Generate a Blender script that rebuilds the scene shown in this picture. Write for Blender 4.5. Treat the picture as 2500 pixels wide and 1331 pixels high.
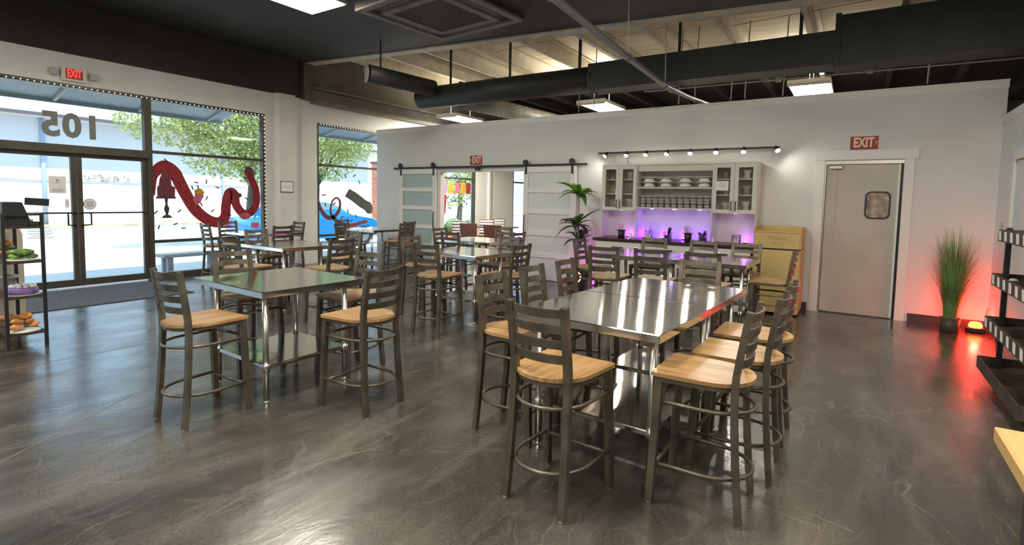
import bpy, math, random
from mathutils import Vector, Matrix
random.seed(7)
PI = math.pi
R = math.radians
for o in list(bpy.data.objects):
    bpy.data.objects.remove(o)
sc = bpy.context.scene
C = sc.collection

# ------------------------------------------------------------------ camera
W_IN, P_Y = -10.107, 8.577            # inner face of window wall (x), face of partition (y)
cam_d = bpy.data.cameras.new('camera'); cam = bpy.data.objects.new('camera', cam_d); C.objects.link(cam)
yaw, pitch, roll = R(33.297), R(4.022), R(1.084)
fw = Vector((-math.sin(yaw)*math.cos(pitch), math.cos(yaw)*math.cos(pitch), -math.sin(pitch)))
rt = Vector((math.cos(yaw), math.sin(yaw), 0)); up = rt.cross(fw)
rt2 = math.cos(roll)*rt + math.sin(roll)*up; up2 = -math.sin(roll)*rt + math.cos(roll)*up
M = Matrix((rt2, up2, -fw)).transposed().to_4x4(); M.translation = (0, 0, 1.5)
cam.matrix_world = M
cam_d.sensor_fit = 'HORIZONTAL'; cam_d.sensor_width = 36; cam_d.lens = 1285.73/2500*36
cam_d.shift_y = (577.52-665.5)/2500; cam_d.clip_end = 200; cam_d.clip_start = 0.02
sc.camera = cam

# ------------------------------------------------------------------ world, sun, exposure
world = bpy.data.worlds.new('sky'); sc.world = world; world.use_nodes = True
bg = world.node_tree.nodes['Background']
bg.inputs[0].default_value = (0.50, 0.73, 1.0, 1); bg.inputs[1].default_value = 2.2
sun_d = bpy.data.lights.new('sun', 'SUN'); sun_d.energy = 5.5; sun_d.angle = R(0.6); sun_d.color = (1.0, 0.95, 0.86)
sun = bpy.data.objects.new('sun', sun_d); C.objects.link(sun)
sun.rotation_euler = Vector((-0.5, 0.12, -0.86)).to_track_quat('-Z', 'Y').to_euler()
sun.location = (0, 0, 12)
vs = sc.view_settings
vs.view_transform = 'Standard'; vs.look = 'None'; vs.gamma = 1; vs.use_curve_mapping = False
vs.exposure = 0.3

# ------------------------------------------------------------------ mesh helpers
class MB:
    def __init__(s): s.v = []; s.f = []; s.sm = []
    def box(s, a, b, rot=None):
        x0, y0, z0 = [min(p, q) for p, q in zip(a, b)]; x1, y1, z1 = [max(p, q) for p, q in zip(a, b)]
        n = len(s.v)
        s.v += [(x0,y0,z0),(x1,y0,z0),(x1,y1,z0),(x0,y1,z0),(x0,y0,z1),(x1,y0,z1),(x1,y1,z1),(x0,y1,z1)]
        for f in ((3,2,1,0),(4,5,6,7),(0,1,5,4),(1,2,6,5),(2,3,7,6),(3,0,4,7)):
            s.f.append([n+i for i in f]); s.sm.append(False)
        return s
    def bbox(s, a, b, e=0.005):
        """box with chamfered vertical and top edges"""
        x0, y0, z0 = [min(p, q) for p, q in zip(a, b)]; x1, y1, z1 = [max(p, q) for p, q in zip(a, b)]
        def ring(i, z): return [(x0+i+e,y0+i,z),(x1-i-e,y0+i,z),(x1-i,y0+i+e,z),(x1-i,y1-i-e,z),(x1-i-e,y1-i,z),(x0+i+e,y1-i,z),(x0+i,y1-i-e,z),(x0+i,y0+i+e,z)]
        return s.loft([ring(e, z0), ring(0, z0+e), ring(0, z1-e), ring(e, z1)], caps=True, smooth=False)
    def loft(s, rings, caps=True, smooth=True, close=True):
        n = len(s.v); k = len(rings[0])
        for r in rings: s.v += [tuple(p) for p in r]
        for i in range(len(rings)-1):
            for j in range(k if close else k-1):
                a = n+i*k+j; b = n+i*k+(j+1) % k
                s.f.append([a, b, b+k, a+k]); s.sm.append(smooth)
        if caps:
            s.f.append([n+j for j in range(k)][::-1]); s.sm.append(False)
            m = n+(len(rings)-1)*k
            s.f.append([m+j for j in range(k)]); s.sm.append(False)
        return s
    def tube(s, pts, r, n=8, caps=True, closed=False, flat=None):
        """sweep a circle (or w x h rectangle when flat=(w,h)) along a path"""
        P = [Vector(p) for p in pts]; rs = r if isinstance(r, (list, tuple)) else [r]*len(P)
        rings = []; prev = None
        for i, p in enumerate(P):
            if closed: t = (P[(i+1) % len(P)]-P[i-1])
            else: t = (P[min(i+1, len(P)-1)]-P[max(i-1, 0)])
            t.normalize()
            if prev is None:
                ref = Vector((0, 0, 1)) if abs(t.z) < 0.9 else Vector((0, 1, 0))
                a = t.cross(ref).normalized()
            else:
                a = (prev-t*prev.dot(t)).normalized()
            b = t.cross(a); prev = a
            if flat:
                w, h = flat[0]/2, flat[1]/2
                rings.append([p+a*w+b*h, p-a*w+b*h, p-a*w-b*h, p+a*w-b*h])
            else:
                rings.append([p+a*rs[i]*math.cos(2*PI*j/n)+b*rs[i]*math.sin(2*PI*j/n) for j in range(n)])
        if closed: rings.append(rings[0])
        return s.loft(rings, caps and not closed, smooth=not flat)
    def cyl(s, p, q, r, n=12, r2=None):
        return s.tube([p, q], [r, r if r2 is None else r2], n)
    def lathe(s, prof, n=20, c=(0, 0, 0), caps=True):
        rings = [[(c[0]+r*math.cos(2*PI*j/n), c[1]+r*math.sin(2*PI*j/n), c[2]+z) for j in range(n)] for r, z in prof]
        return s.loft(rings, caps)
    def prism(s, poly, z0, z1, ax='z'):
        def m(p, z):
            return (p[0], p[1], z) if ax == 'z' else ((z, p[0], p[1]) if ax == 'x' else (p[0], z, p[1]))
        return s.loft([[m(p, z0) for p in poly], [m(p, z1) for p in poly]], True, False)
    def ribbon(s, pts, w, x0, x1):
        """flat painted stroke in the (y,z) plane between x0 and x1; w list of widths"""
        L = []; Rr = []
        for i, p in enumerate(pts):
            a = Vector(pts[max(i-1, 0)]); b = Vector(pts[min(i+1, len(pts)-1)]); t = (b-a).normalized(); nrm = Vector((-t.y, t.x))
            ww = w[i] if isinstance(w, (list, tuple)) else w
            L.append(Vector(p)+nrm*ww/2); Rr.append(Vector(p)-nrm*ww/2)
        rings = [[(x0, l.x, l.y), (x1, l.x, l.y), (x1, r.x, r.y), (x0, r.x, r.y)] for l, r in zip(L, Rr)]
        return s.loft(rings, True, False)
    def quad(s, *p):
        n = len(s.v); s.v += [tuple(q) for q in p]; s.f.append(list(range(n, n+len(p)))); s.sm.append(False); return s
    def build(s, name, mat, parent=None, loc=(0, 0, 0), rot=(0, 0, 0)):
        me = bpy.data.meshes.new(name); me.from_pydata([tuple(p) for p in s.v], [], s.f)
        me.polygons.foreach_set('use_smooth', s.sm); me.update()
        me.materials.append(MAT[mat] if isinstance(mat, str) else mat)
        o = bpy.data.objects.new(name, me); C.objects.link(o); o.location = loc; o.rotation_euler = rot
        if parent: o.parent = parent
        return o

def tag(o, label=None, cat=None, group=None, kind=None):
    if label: o['label'] = label
    if cat: o['category'] = cat
    if group: o['group'] = group
    if kind: o['kind'] = kind
    return o
def thing(name, label, cat, loc=(0, 0, 0), rz=0, group=None):
    o = bpy.data.objects.new(name, None); C.objects.link(o); o.location = loc; o.rotation_euler = (0, 0, rz)
    o.empty_display_size = 0.1
    return tag(o, label, cat, group)
def struct(name, loc=(0, 0, 0), mb=None, mat=None, label=None):
    if mb is None:
        o = bpy.data.objects.new(name, None); C.objects.link(o); o.location = loc
    else: o = mb.build(name, mat)
    o['kind'] = 'structure'
    if label: o['label'] = label
    return o
def copy_tree(o, parent=None):
    c = o.copy(); C.objects.link(c); c.parent = parent
    for ch in list(o.children): copy_tree(ch, c)
    return c
def place(proto, used, loc, rz, label, group=None):
    o = proto if not used else copy_tree(proto)
    used.append(1); o.location = loc; o.rotation_euler = (0, 0, rz); o['label'] = label
    if group: o['group'] = group
    return o
def text(body, size, loc, rot, mat, parent, name, ext=0.002, sx=1, align='CENTER', sy=1, bold=0, space=1.0):
    cu = bpy.data.curves.new(name, 'FONT'); cu.offset = bold; cu.space_character = space; cu.body = body; cu.size = size; cu.extrude = ext
    cu.align_x = align; cu.align_y = 'CENTER'; cu.resolution_u = 3
    t = bpy.data.objects.new(name+'_curve', cu); C.objects.link(t)
    bpy.context.view_layer.update()
    me = bpy.data.meshes.new_from_object(t.evaluated_get(bpy.context.evaluated_depsgraph_get()))
    bpy.data.objects.remove(t); bpy.data.curves.remove(cu)
    for v in me.vertices: v.co.x *= sx; v.co.y *= sy
    if sx < 0: me.flip_normals()
    me.name = name; me.materials.clear(); me.materials.append(MAT[mat])
    o = bpy.data.objects.new(name, me); C.objects.link(o); o.location = loc; o.rotation_euler = rot
    if parent: o.parent = parent
    return o
def lamp(name, kind, loc, energy, color=(1, 1, 1), size=0.1, target=None, parent=None, sy=None, spot=None, blend=0.5):
    d = bpy.data.lights.new(name, kind); d.energy = energy; d.color = color
    if kind == 'AREA':
        d.size = size
        if sy: d.shape = 'RECTANGLE'; d.size_y = sy
    else: d.shadow_soft_size = size
    if spot: d.spot_size = spot; d.spot_blend = blend
    o = bpy.data.objects.new(name, d); C.objects.link(o); o.location = loc
    if target is not None: o.rotation_euler = (Vector(target)-Vector(loc)).to_track_quat('-Z', 'Y').to_euler()
    if parent:
        o.parent = parent
        o.matrix_parent_inverse = Matrix.Translation(parent.location).inverted() if parent.rotation_euler.z == 0 else Matrix.Identity(4)
    return o

# ------------------------------------------------------------------ materials
MAT = {}
def pbr(name, col, rough=0.5, metal=0.0, var=0.0, scale=5, bump=0.0, bscale=30, emit=None, es=0, stretch=None, spec=0.5, coat=0, col2=None, trans=0, detail=4):
    m = bpy.data.materials.new(name); m.use_nodes = True; nt = m.node_tree; b = nt.nodes['Principled BSDF']
    b.inputs['Base Color'].default_value = (*col, 1); b.inputs['Roughness'].default_value = rough; b.inputs['Metallic'].default_value = metal
    b.inputs['Specular IOR Level'].default_value = spec; b.inputs['Coat Weight'].default_value = coat
    if trans: b.inputs['Transmission Weight'].default_value = trans
    if emit: b.inputs['Emission Color'].default_value = (*emit, 1); b.inputs['Emission Strength'].default_value = es
    tc = nt.nodes.new('ShaderNodeTexCoord'); mp = nt.nodes.new('ShaderNodeMapping'); nt.links.new(tc.outputs['Object'], mp.inputs[0])
    if stretch: mp.inputs['Scale'].default_value = stretch
    if var or col2:
        no = nt.nodes.new('ShaderNodeTexNoise'); no.inputs['Scale'].default_value = scale; no.inputs['Detail'].default_value = detail
        nt.links.new(mp.outputs[0], no.inputs['Vector'])
        rp = nt.nodes.new('ShaderNodeValToRGB'); nt.links.new(no.outputs['Fac'], rp.inputs[0])
        c2 = col2 or tuple(min(1, c*(1+var)) for c in col); c1 = col if col2 else tuple(c*(1-var) for c in col)
        rp.color_ramp.elements[0].position = 0.35; rp.color_ramp.elements[1].position = 0.68
        rp.color_ramp.elements[0].color = (*c1, 1); rp.color_ramp.elements[1].color = (*c2, 1)
        nt.links.new(rp.outputs[0], b.inputs['Base Color'])
    if bump:
        n2 = nt.nodes.new('ShaderNodeTexNoise'); n2.inputs['Scale'].default_value = bscale; n2.inputs['Detail'].default_value = 3
        nt.links.new(mp.outputs[0], n2.inputs['Vector'])
        bp = nt.nodes.new('ShaderNodeBump'); bp.inputs['Strength'].default_value = bump; bp.inputs['Distance'].default_value = 0.02
        nt.links.new(n2.outputs['Fac'], bp.inputs['Height']); nt.links.new(bp.outputs[0], b.inputs['Normal'])
    MAT[name] = m
    return m
def emis(name, col, s):
    m = bpy.data.materials.new(name); m.use_nodes = True; nt = m.node_tree; nt.nodes.clear()
    e = nt.nodes.new('ShaderNodeEmission'); e.inputs[0].default_value = (*col, 1); e.inputs[1].default_value = s
    o = nt.nodes.new('ShaderNodeOutputMaterial'); nt.links.new(e.outputs[0], o.inputs[0]); MAT[name] = m
def glass(name, tint=(1, 1, 1), refl=0.10, rough=0.0):
    m = bpy.data.materials.new(name); m.use_nodes = True; nt = m.node_tree; nt.nodes.clear()
    t = nt.nodes.new('ShaderNodeBsdfTransparent'); t.inputs[0].default_value = (*tint, 1)
    g = nt.nodes.new('ShaderNodeBsdfGlossy'); g.inputs['Roughness'].default_value = rough
    lw = nt.nodes.new('ShaderNodeLayerWeight'); lw.inputs[0].default_value = refl*2
    mx = nt.nodes.new('ShaderNodeMixShader'); o = nt.nodes.new('ShaderNodeOutputMaterial')
    nt.links.new(lw.outputs['Fresnel'], mx.inputs[0]); nt.links.new(t.outputs[0], mx.inputs[1]); nt.links.new(g.outputs[0], mx.inputs[2])
    nt.links.new(mx.outputs[0], o.inputs[0]); MAT[name] = m
def translucent(name, col, mix=0.5, var=0, rough=0.6):
    m = pbr(name, col, rough, var=var, scale=12); nt = m.node_tree; b = nt.nodes['Principled BSDF']; o = [n for n in nt.nodes if n.type == 'OUTPUT_MATERIAL'][0]
    t = nt.nodes.new('ShaderNodeBsdfTranslucent'); t.inputs[0].default_value = (*col, 1)
    mx = nt.nodes.new('ShaderNodeMixShader'); mx.inputs[0].default_value = mix
    nt.links.new(b.outputs[0], mx.inputs[1]); nt.links.new(t.outputs[0], mx.inputs[2]); nt.links.new(mx.outputs[0], o.inputs[0])

pbr('wall_white', (0.70, 0.70, 0.68), 0.75, var=0.03, scale=2, bump=0.05, bscale=120)
pbr('wall_cool', (0.66, 0.72, 0.74), 0.7, var=0.03, scale=2)
pbr('trim_white', (0.78, 0.77, 0.74), 0.45)
pbr('black_paint', (0.030, 0.026, 0.023), 0.7, var=0.25, scale=0.8, bump=0.08, bscale=60)
pbr('brown_wall', (0.12, 0.105, 0.09), 0.8, var=0.15, scale=2)
pbr('black_metal', (0.018, 0.018, 0.018), 0.45)
pbr('duct_black', (0.022, 0.021, 0.020), 0.55, var=0.3, scale=2)
pbr('duct_grey', (0.22, 0.21, 0.19), 0.5, var=0.2, scale=3)
pbr('pipe_grey', (0.12, 0.13, 0.13), 0.4)
pbr('girt', (0.19, 0.17, 0.15), 0.7, var=0.15, scale=4)
pbr('flange', (0.58, 0.53, 0.44), 0.6, var=0.15, scale=4)
pbr('purlin', (0.66, 0.60, 0.49), 0.6, var=0.1, scale=5)
pbr('insulation', (0.72, 0.64, 0.50), 0.8, var=0.12, scale=2.5, bump=1.0, bscale=3.5, stretch=(0.25, 1.6, 1))
pbr('frame_dark', (0.085, 0.075, 0.058), 0.4, 0.4, var=0.15, scale=8)
pbr('base_dark', (0.045, 0.042, 0.045), 0.5)
pbr('stool_metal', (0.145, 0.125, 0.095), 0.38, 0.6, var=0.3, scale=6, bump=0.05, bscale=80)
pbr('glide', (0.55, 0.53, 0.48), 0.5)
pbr('chrome', (0.55, 0.53, 0.48), 0.28, 1.0)
pbr('rust_metal', (0.15, 0.05, 0.035), 0.6)
pbr('plastic_black', (0.02, 0.02, 0.022), 0.5)
pbr('plastic_grey', (0.45, 0.44, 0.40), 0.5)
pbr('sign_body', (0.70, 0.66, 0.56), 0.5)
pbr('sign_red', (0.36, 0.018, 0.014), 0.5)
pbr('sign_cream', (0.85, 0.72, 0.50), 0.5)
pbr('paper', (0.86, 0.84, 0.83), 0.7)
pbr('print_grey', (0.30, 0.30, 0.31), 0.7)
pbr('print_faint', (0.55, 0.54, 0.52), 0.7)
pbr('decal_grey', (0.20, 0.21, 0.185), 0.6)
pbr('door_grey', (0.50, 0.465, 0.405), 0.42, var=0.05, scale=3)
pbr('cabinet', (0.70, 0.66, 0.60), 0.5)
pbr('cabinet_base', (0.74, 0.71, 0.65), 0.5)
pbr('counter_dark', (0.055, 0.02, 0.025), 0.35, var=0.2, scale=10)
pbr('porcelain', (0.82, 0.80, 0.75), 0.25)
pbr('bin_wood', (0.62, 0.44, 0.17), 0.5, var=0.06, scale=6)
pbr('bin_text', (0.40, 0.27, 0.10), 0.6)
pbr('straw_pink', (0.80, 0.45, 0.75), 0.5)
pbr('leaf_green', (0.09, 0.24, 0.03), 0.4, var=0.4, scale=8)
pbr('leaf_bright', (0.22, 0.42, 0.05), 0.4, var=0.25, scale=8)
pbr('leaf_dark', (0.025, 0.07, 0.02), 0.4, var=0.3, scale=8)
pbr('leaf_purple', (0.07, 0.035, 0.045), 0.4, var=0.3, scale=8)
pbr('stem', (0.30, 0.33, 0.18), 0.6)
pbr('grass_blade', (0.17, 0.30, 0.08), 0.5, var=0.4, scale=3)
pbr('pot_dark', (0.05, 0.045, 0.03), 0.5)
pbr('asphalt', (0.50, 0.49, 0.47), 0.9, var=0.06, scale=0.6)
pbr('verge', (0.48, 0.40, 0.24), 0.9, var=0.3, scale=3)
pbr('bldg_wall', (0.60, 0.60, 0.62), 0.8, var=0.03, scale=0.5)
pbr('bldg_fascia', (0.10, 0.085, 0.09), 0.6)
pbr('downspout', (0.36, 0.46, 0.58), 0.5)
pbr('brick_red', (0.55, 0.22, 0.13), 0.8, var=0.2, scale=6)
pbr('awning', (0.40, 0.43, 0.44), 0.5, var=0.1, scale=2)
pbr('car_blue', (0.015, 0.22, 0.75), 0.25, 0.1, coat=0.8)
pbr('car_glass', (0.25, 0.35, 0.38), 0.1)
pbr('tyre', (0.02, 0.02, 0.02), 0.8)
pbr('car_lamp', (0.85, 0.80, 0.78), 0.2)
pbr('bark', (0.14, 0.11, 0.08), 0.9, var=0.3, scale=8)
translucent('tree_leaf', (0.44, 0.47, 0.17), 0.40, var=0.55)
translucent('paint_red', (0.40, 0.035, 0.05), 0.30, var=0.35)
translucent('paint_maroon', (0.22, 0.05, 0.07), 0.25, var=0.3)
translucent('paint_dark', (0.045, 0.05, 0.045), 0.15, var=0.4)
translucent('paint_pink', (0.70, 0.20, 0.27), 0.35, var=0.3)
translucent('paint_yellow', (0.70, 0.42, 0.06), 0.35, var=0.3)
translucent('paint_purple', (0.40, 0.22, 0.55), 0.35, var=0.2)
pbr('leather_brown', (0.13, 0.045, 0.04), 0.4, var=0.15, scale=4)
pbr('leather_pale', (0.55, 0.55, 0.60), 0.35)
pbr('rack_wood', (0.055, 0.035, 0.024), 0.6, var=0.3, scale=8)
pbr('stripe_white', (0.75, 0.72, 0.66), 0.6)
pbr('beige', (0.52, 0.47, 0.38), 0.6)
pbr('mat_fabric', (0.085, 0.09, 0.105), 0.9, var=0.3, scale=40, bump=0.6, bscale=90)
pbr('food_green', (0.16, 0.26, 0.10), 0.6, var=0.5, scale=20, bump=0.6, bscale=25)
pbr('food_orange', (0.60, 0.26, 0.05), 0.6, var=0.4, scale=20, bump=0.4, bscale=25)
pbr('food_crust', (0.60, 0.28, 0.09), 0.5, var=0.4, scale=15, bump=0.4, bscale=25)
pbr('food_purple', (0.20, 0.11, 0.33), 0.5, var=0.3, scale=15)
pbr('food_cream', (0.62, 0.58, 0.62), 0.5)
pbr('board_green', (0.42, 0.62, 0.45), 0.6)
pbr('concrete', (0.42, 0.43, 0.45), 0.8)
pbr('glassware', (0.62, 0.59, 0.56), 0.08, trans=0.35)
pbr('cup_dark', (0.05, 0.035, 0.03), 0.5)
glass('window_glass', (0.93, 0.97, 0.97), 0.07)
glass('cabinet_glass', (0.95, 0.95, 0.92), 0.08)
translucent('frosted', (0.62, 0.74, 0.73), 0.35, rough=0.2)
pbr('panel_pale', (0.68, 0.71, 0.69), 0.35)
emis('bulb_white', (1.0, 0.97, 0.86), 40)
emis('tube_light', (1.0, 0.95, 0.80), 14)
emis('fairy', (1.0, 0.90, 0.70), 6)
emis('exit_red', (1.0, 0.05, 0.04), 1.6)
emis('led_purple', (0.55, 0.15, 1.0), 14)
emis('led_red', (1.0, 0.16, 0.03), 7)
emis('led_magenta', (1.0, 0.15, 0.9), 10)
emis('led_cyan', (0.10, 0.65, 1.0), 2.5)
emis('led_pink', (1.0, 0.30, 0.25), 2.5)
emis('puck', (0.75, 0.65, 1.0), 8)

def make_floor_mat():
    m = bpy.data.materials.new('stained_concrete'); m.use_nodes = True; nt = m.node_tree; b = nt.nodes['Principled BSDF']; L = nt.links
    tc = nt.nodes.new('ShaderNodeTexCoord')
    def noise(scale, detail=5, dist=0.0, mapping=None, rough=0.55):
        n = nt.nodes.new('ShaderNodeTexNoise'); n.inputs['Scale'].default_value = scale; n.inputs['Detail'].default_value = detail
        n.inputs['Distortion'].default_value = dist; n.inputs['Roughness'].default_value = rough
        src = tc.outputs['Object']
        if mapping:
            mp = nt.nodes.new('ShaderNodeMapping'); mp.inputs['Scale'].default_value = mapping[0]; mp.inputs['Rotation'].default_value = mapping[1]
            L.new(src, mp.inputs[0]); src = mp.outputs[0]
        L.new(src, n.inputs['Vector']); return n
    def ramp(fac, pts):
        r = nt.nodes.new('ShaderNodeValToRGB'); L.new(fac, r.inputs[0])
        e = r.color_ramp.elements
        while len(e) < len(pts): e.new(0.5)
        for k, (p, c) in zip(e, pts): k.position = p; k.color = (*c, 1)
        return r
    def mix(fac, a, c, mode='MIX'):
        x = nt.nodes.new('ShaderNodeMixRGB'); x.blend_type = mode
        if isinstance(fac, float): x.inputs[0].default_value = fac
        else: L.new(fac, x.inputs[0])
        L.new(a, x.inputs[1])
        if isinstance(c, tuple): x.inputs[2].default_value = (*c, 1)
        else: L.new(c, x.inputs[2])
        return x
    def mul(a, v):
        x = nt.nodes.new('ShaderNodeMath'); x.operation = 'MULTIPLY'; L.new(a, x.inputs[0])
        if isinstance(v, float): x.inputs[1].default_value = v
        else: L.new(v, x.inputs[1])
        return x.outputs[0]
    base = ramp(noise(0.7, 7, 0.8, ((1.5, 0.7, 1), (0, 0, R(-14))), 0.62).outputs['Fac'], [(0.28, (0.026, 0.024, 0.022)), (0.50, (0.060, 0.054, 0.047)), (0.74, (0.150, 0.134, 0.112))])
    # worn, lighter trowel streaks running towards the partition
    st = ramp(noise(1.3, 8, 0.5, ((4.0, 0.55, 1), (0, 0, R(-14))), 0.65).outputs['Fac'], [(0.50, (0, 0, 0)), (0.72, (1, 1, 1))])
    c = mix(mul(st.outputs[0], 0.42), base.outputs[0], (0.19, 0.17, 0.145))
    # irregular stain outlines
    sw = ramp(noise(1.1, 6, 1.6).outputs['Fac'], [(0.545, (0, 0, 0)), (0.56, (1, 1, 1)), (0.585, (0, 0, 0))])
    c = mix(mul(sw.outputs[0], 0.16), c.outputs[0], (0.20, 0.18, 0.15))
    # thin scratches: edges of a stretched, warped cell pattern, broken up by noise
    def scratches(scale, rot, sx, sy, wid):
        mp = nt.nodes.new('ShaderNodeMapping'); mp.inputs['Scale'].default_value = (sx, sy, 1); mp.inputs['Rotation'].default_value = (0, 0, R(rot)); L.new(tc.outputs['Object'], mp.inputs[0])
        wn = noise(2.0, 2); ad = nt.nodes.new('ShaderNodeMixRGB'); ad.blend_type = 'ADD'; ad.inputs[0].default_value = 0.35; L.new(mp.outputs[0], ad.inputs[1]); L.new(wn.outputs['Color'], ad.inputs[2])
        v = nt.nodes.new('ShaderNodeTexVoronoi'); v.feature = 'DISTANCE_TO_EDGE'; v.inputs['Scale'].default_value = scale; L.new(ad.outputs[0], v.inputs['Vector'])
        e = ramp(v.outputs['Distance'], [(0.0, (1, 1, 1)), (wid, (0, 0, 0))])
        k = ramp(noise(1.7, 4).outputs['Fac'], [(0.50, (0, 0, 0)), (0.62, (1, 1, 1))])
        return mul(e.outputs[0], k.outputs[0])
    c = mix(mul(scratches(1.5, -20, 1.6, 0.6, 0.018), 0.40), c.outputs[0], (0.25, 0.225, 0.19))
    c = mix(mul(scratches(2.4, 35, 1.2, 0.5, 0.014), 0.30), c.outputs[0], (0.25, 0.225, 0.19))
    gr = ramp(noise(70, 3).outputs['Fac'], [(0.3, (0.72,)*3), (0.7, (1.25,)*3)])
    c = mix(1.0, c.outputs[0], gr.outputs[0], 'MULTIPLY')
    L.new(c.outputs[0], b.inputs['Base Color'])
    rr = ramp(noise(1.6, 6, 0.6, ((1.5, 0.8, 1), (0, 0, R(-14)))).outputs['Fac'], [(0.30, (0.15,)*3), (0.72, (0.40,)*3)])
    L.new(rr.outputs[0], b.inputs['Roughness'])
    b.inputs['Specular IOR Level'].default_value = 0.6
    b.inputs['Coat Weight'].default_value = 0.35; b.inputs['Coat Roughness'].default_value = 0.14
    bn = noise(3.0, 8, 0.8, ((1.0, 0.6, 1), (0, 0, R(-14))), 0.6); b2 = nt.nodes.new('ShaderNodeBump'); b2.inputs['Strength'].default_value = 0.22; b2.inputs['Distance'].default_value = 0.02
    L.new(bn.outputs['Fac'], b2.inputs['Height']); L.new(b2.outputs[0], b.inputs['Normal']); L.new(b2.outputs[0], b.inputs['Coat Normal'])
    MAT['floor'] = m
make_floor_mat()
def make_steel():
    m = bpy.data.materials.new('brushed_steel'); m.use_nodes = True; nt = m.node_tree; b = nt.nodes['Principled BSDF']; L = nt.links
    b.inputs['Base Color'].default_value = (0.72, 0.70, 0.65, 1); b.inputs['Metallic'].default_value = 1
    b.inputs['Roughness'].default_value = 0.10; b.inputs['Anisotropic'].default_value = 0.92
    cx = nt.nodes.new('ShaderNodeCombineXYZ'); cx.inputs[1].default_value = 1
    L.new(cx.outputs[0], b.inputs['Tangent'])
    tc = nt.nodes.new('ShaderNodeTexCoord'); mp = nt.nodes.new('ShaderNodeMapping'); mp.inputs['Scale'].default_value = (1.2, 1.6, 1)
    n = nt.nodes.new('ShaderNodeTexNoise'); n.inputs['Scale'].default_value = 3.0; n.inputs['Detail'].default_value = 1
    L.new(tc.outputs['Object'], mp.inputs[0]); L.new(mp.outputs[0], n.inputs['Vector'])
    bp = nt.nodes.new('ShaderNodeBump'); bp.inputs['Strength'].default_value = 0.05; bp.inputs['Distance'].default_value = 0.02
    L.new(n.outputs['Fac'], bp.inputs['Height']); L.new(bp.outputs[0], b.inputs['Normal'])
    MAT['steel'] = m
make_steel()
def make_wood(name, c1, c2, sx=1.0, rough=0.4):
    m = bpy.data.materials.new(name); m.use_nodes = True; nt = m.node_tree; b = nt.nodes['Principled BSDF']; L = nt.links
    tc = nt.nodes.new('ShaderNodeTexCoord'); mp = nt.nodes.new('ShaderNodeMapping'); mp.inputs['Scale'].default_value = (14*sx, 1.2*sx, 2)
    oi = nt.nodes.new('ShaderNodeObjectInfo'); ad = nt.nodes.new('ShaderNodeVectorMath'); ad.operation = 'ADD'
    L.new(tc.outputs['Object'], ad.inputs[0]); L.new(oi.outputs['Random'], ad.inputs[1]); L.new(ad.outputs[0], mp.inputs[0])
    n = nt.nodes.new('ShaderNodeTexNoise'); n.inputs['Scale'].default_value = 1.6; n.inputs['Detail'].default_value = 6; n.inputs['Distortion'].default_value = 1.2
    L.new(mp.outputs[0], n.inputs['Vector'])
    r = nt.nodes.new('ShaderNodeValToRGB'); L.new(n.outputs['Fac'], r.inputs[0])
    r.color_ramp.elements[0].position = 0.3; r.color_ramp.elements[0].color = (*c2, 1)
    r.color_ramp.elements[1].position = 0.62; r.color_ramp.elements[1].color = (*c1, 1)
    L.new(r.outputs[0], b.inputs['Base Color']); b.inputs['Roughness'].default_value = rough
    MAT[name] = m
make_wood('seat_wood', (0.47, 0.285, 0.125), (0.23, 0.125, 0.05), 1.0, 0.32)
make_wood('block_wood', (0.60, 0.40, 0.16), (0.48, 0.30, 0.11), 0.5, 0.45)

# ================================================================== SETTING
def zc(x): return 4.34-0.047*(x+10.1)         # black ceiling / rafter underside slope
Y0, Y1, X1 = -6.0, 17.0, 6.0                  # building extents
struct('floor', mb=MB().box((W_IN-0.2, Y0, -0.12), (X1, Y1, 0)), mat='floor', label='dark stained glossy concrete floor')
for (a, c_) in (((-5.93, -3.0), (-5.78, 7.0)), ((-3.84, 0.75), (-4.43, 1.65)), ((-0.187, 2.886), (0.061, 2.823))):
    MB().tube([(a[0], a[1], 0.0), (c_[0], c_[1], 0.0)], 0.004, flat=(0.007, 0.002)).build('floor_joint', 'girt', bpy.data.objects['floor'])
m = MB()
m.loft([[(W_IN-0.2, Y0, zc(W_IN)), (W_IN-0.2, 7.13, zc(W_IN)), (W_IN-0.2, 7.13, zc(W_IN)+.12), (W_IN-0.2, Y0, zc(W_IN)+.12)],
        [(X1, Y0, zc(X1)), (X1, 7.13, zc(X1)), (X1, 7.13, zc(X1)+.12), (X1, Y0, zc(X1)+.12)]], True, False)
struct('ceiling', mb=m, mat='black_paint', label='sloping black painted ceiling')
# open roof bay beyond the frame: insulation blanket under the roof
m = MB(); n = 26
YI = 11.0
for i in range(n):
    xa = W_IN-0.2+(X1-W_IN+0.2)*i/n; xb = W_IN-0.2+(X1-W_IN+0.2)*(i+1)/n
    m.quad((xa, 7.0, zc(xa)+.32), (xa, YI, zc(xa)+.32), (xb, YI, zc(xb)+.32), (xb, 7.0, zc(xb)+.32))
    m.quad((xa, 7.0, zc(xa)+.42), (xb, 7.0, zc(xb)+.42), (xb, YI, zc(xb)+.42), (xa, YI, zc(xa)+.42))
roof = struct('ceiling', mb=m, mat='insulation', label='beige insulation blanket under the open roof')
m = MB(); slope_b = [[(x, YI, zc(x)+.32), (x, Y1, zc(x)+.32), (x, Y1, zc(x)+.42), (x, YI, zc(x)+.42)] for x in (W_IN-0.2, X1)]
m.loft(slope_b, True, False)
struct('ceiling', mb=m, mat='black_paint', label='black painted roof deck beyond the partition')
m = MB()                                        # rafter: beige flange with dark web
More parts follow.
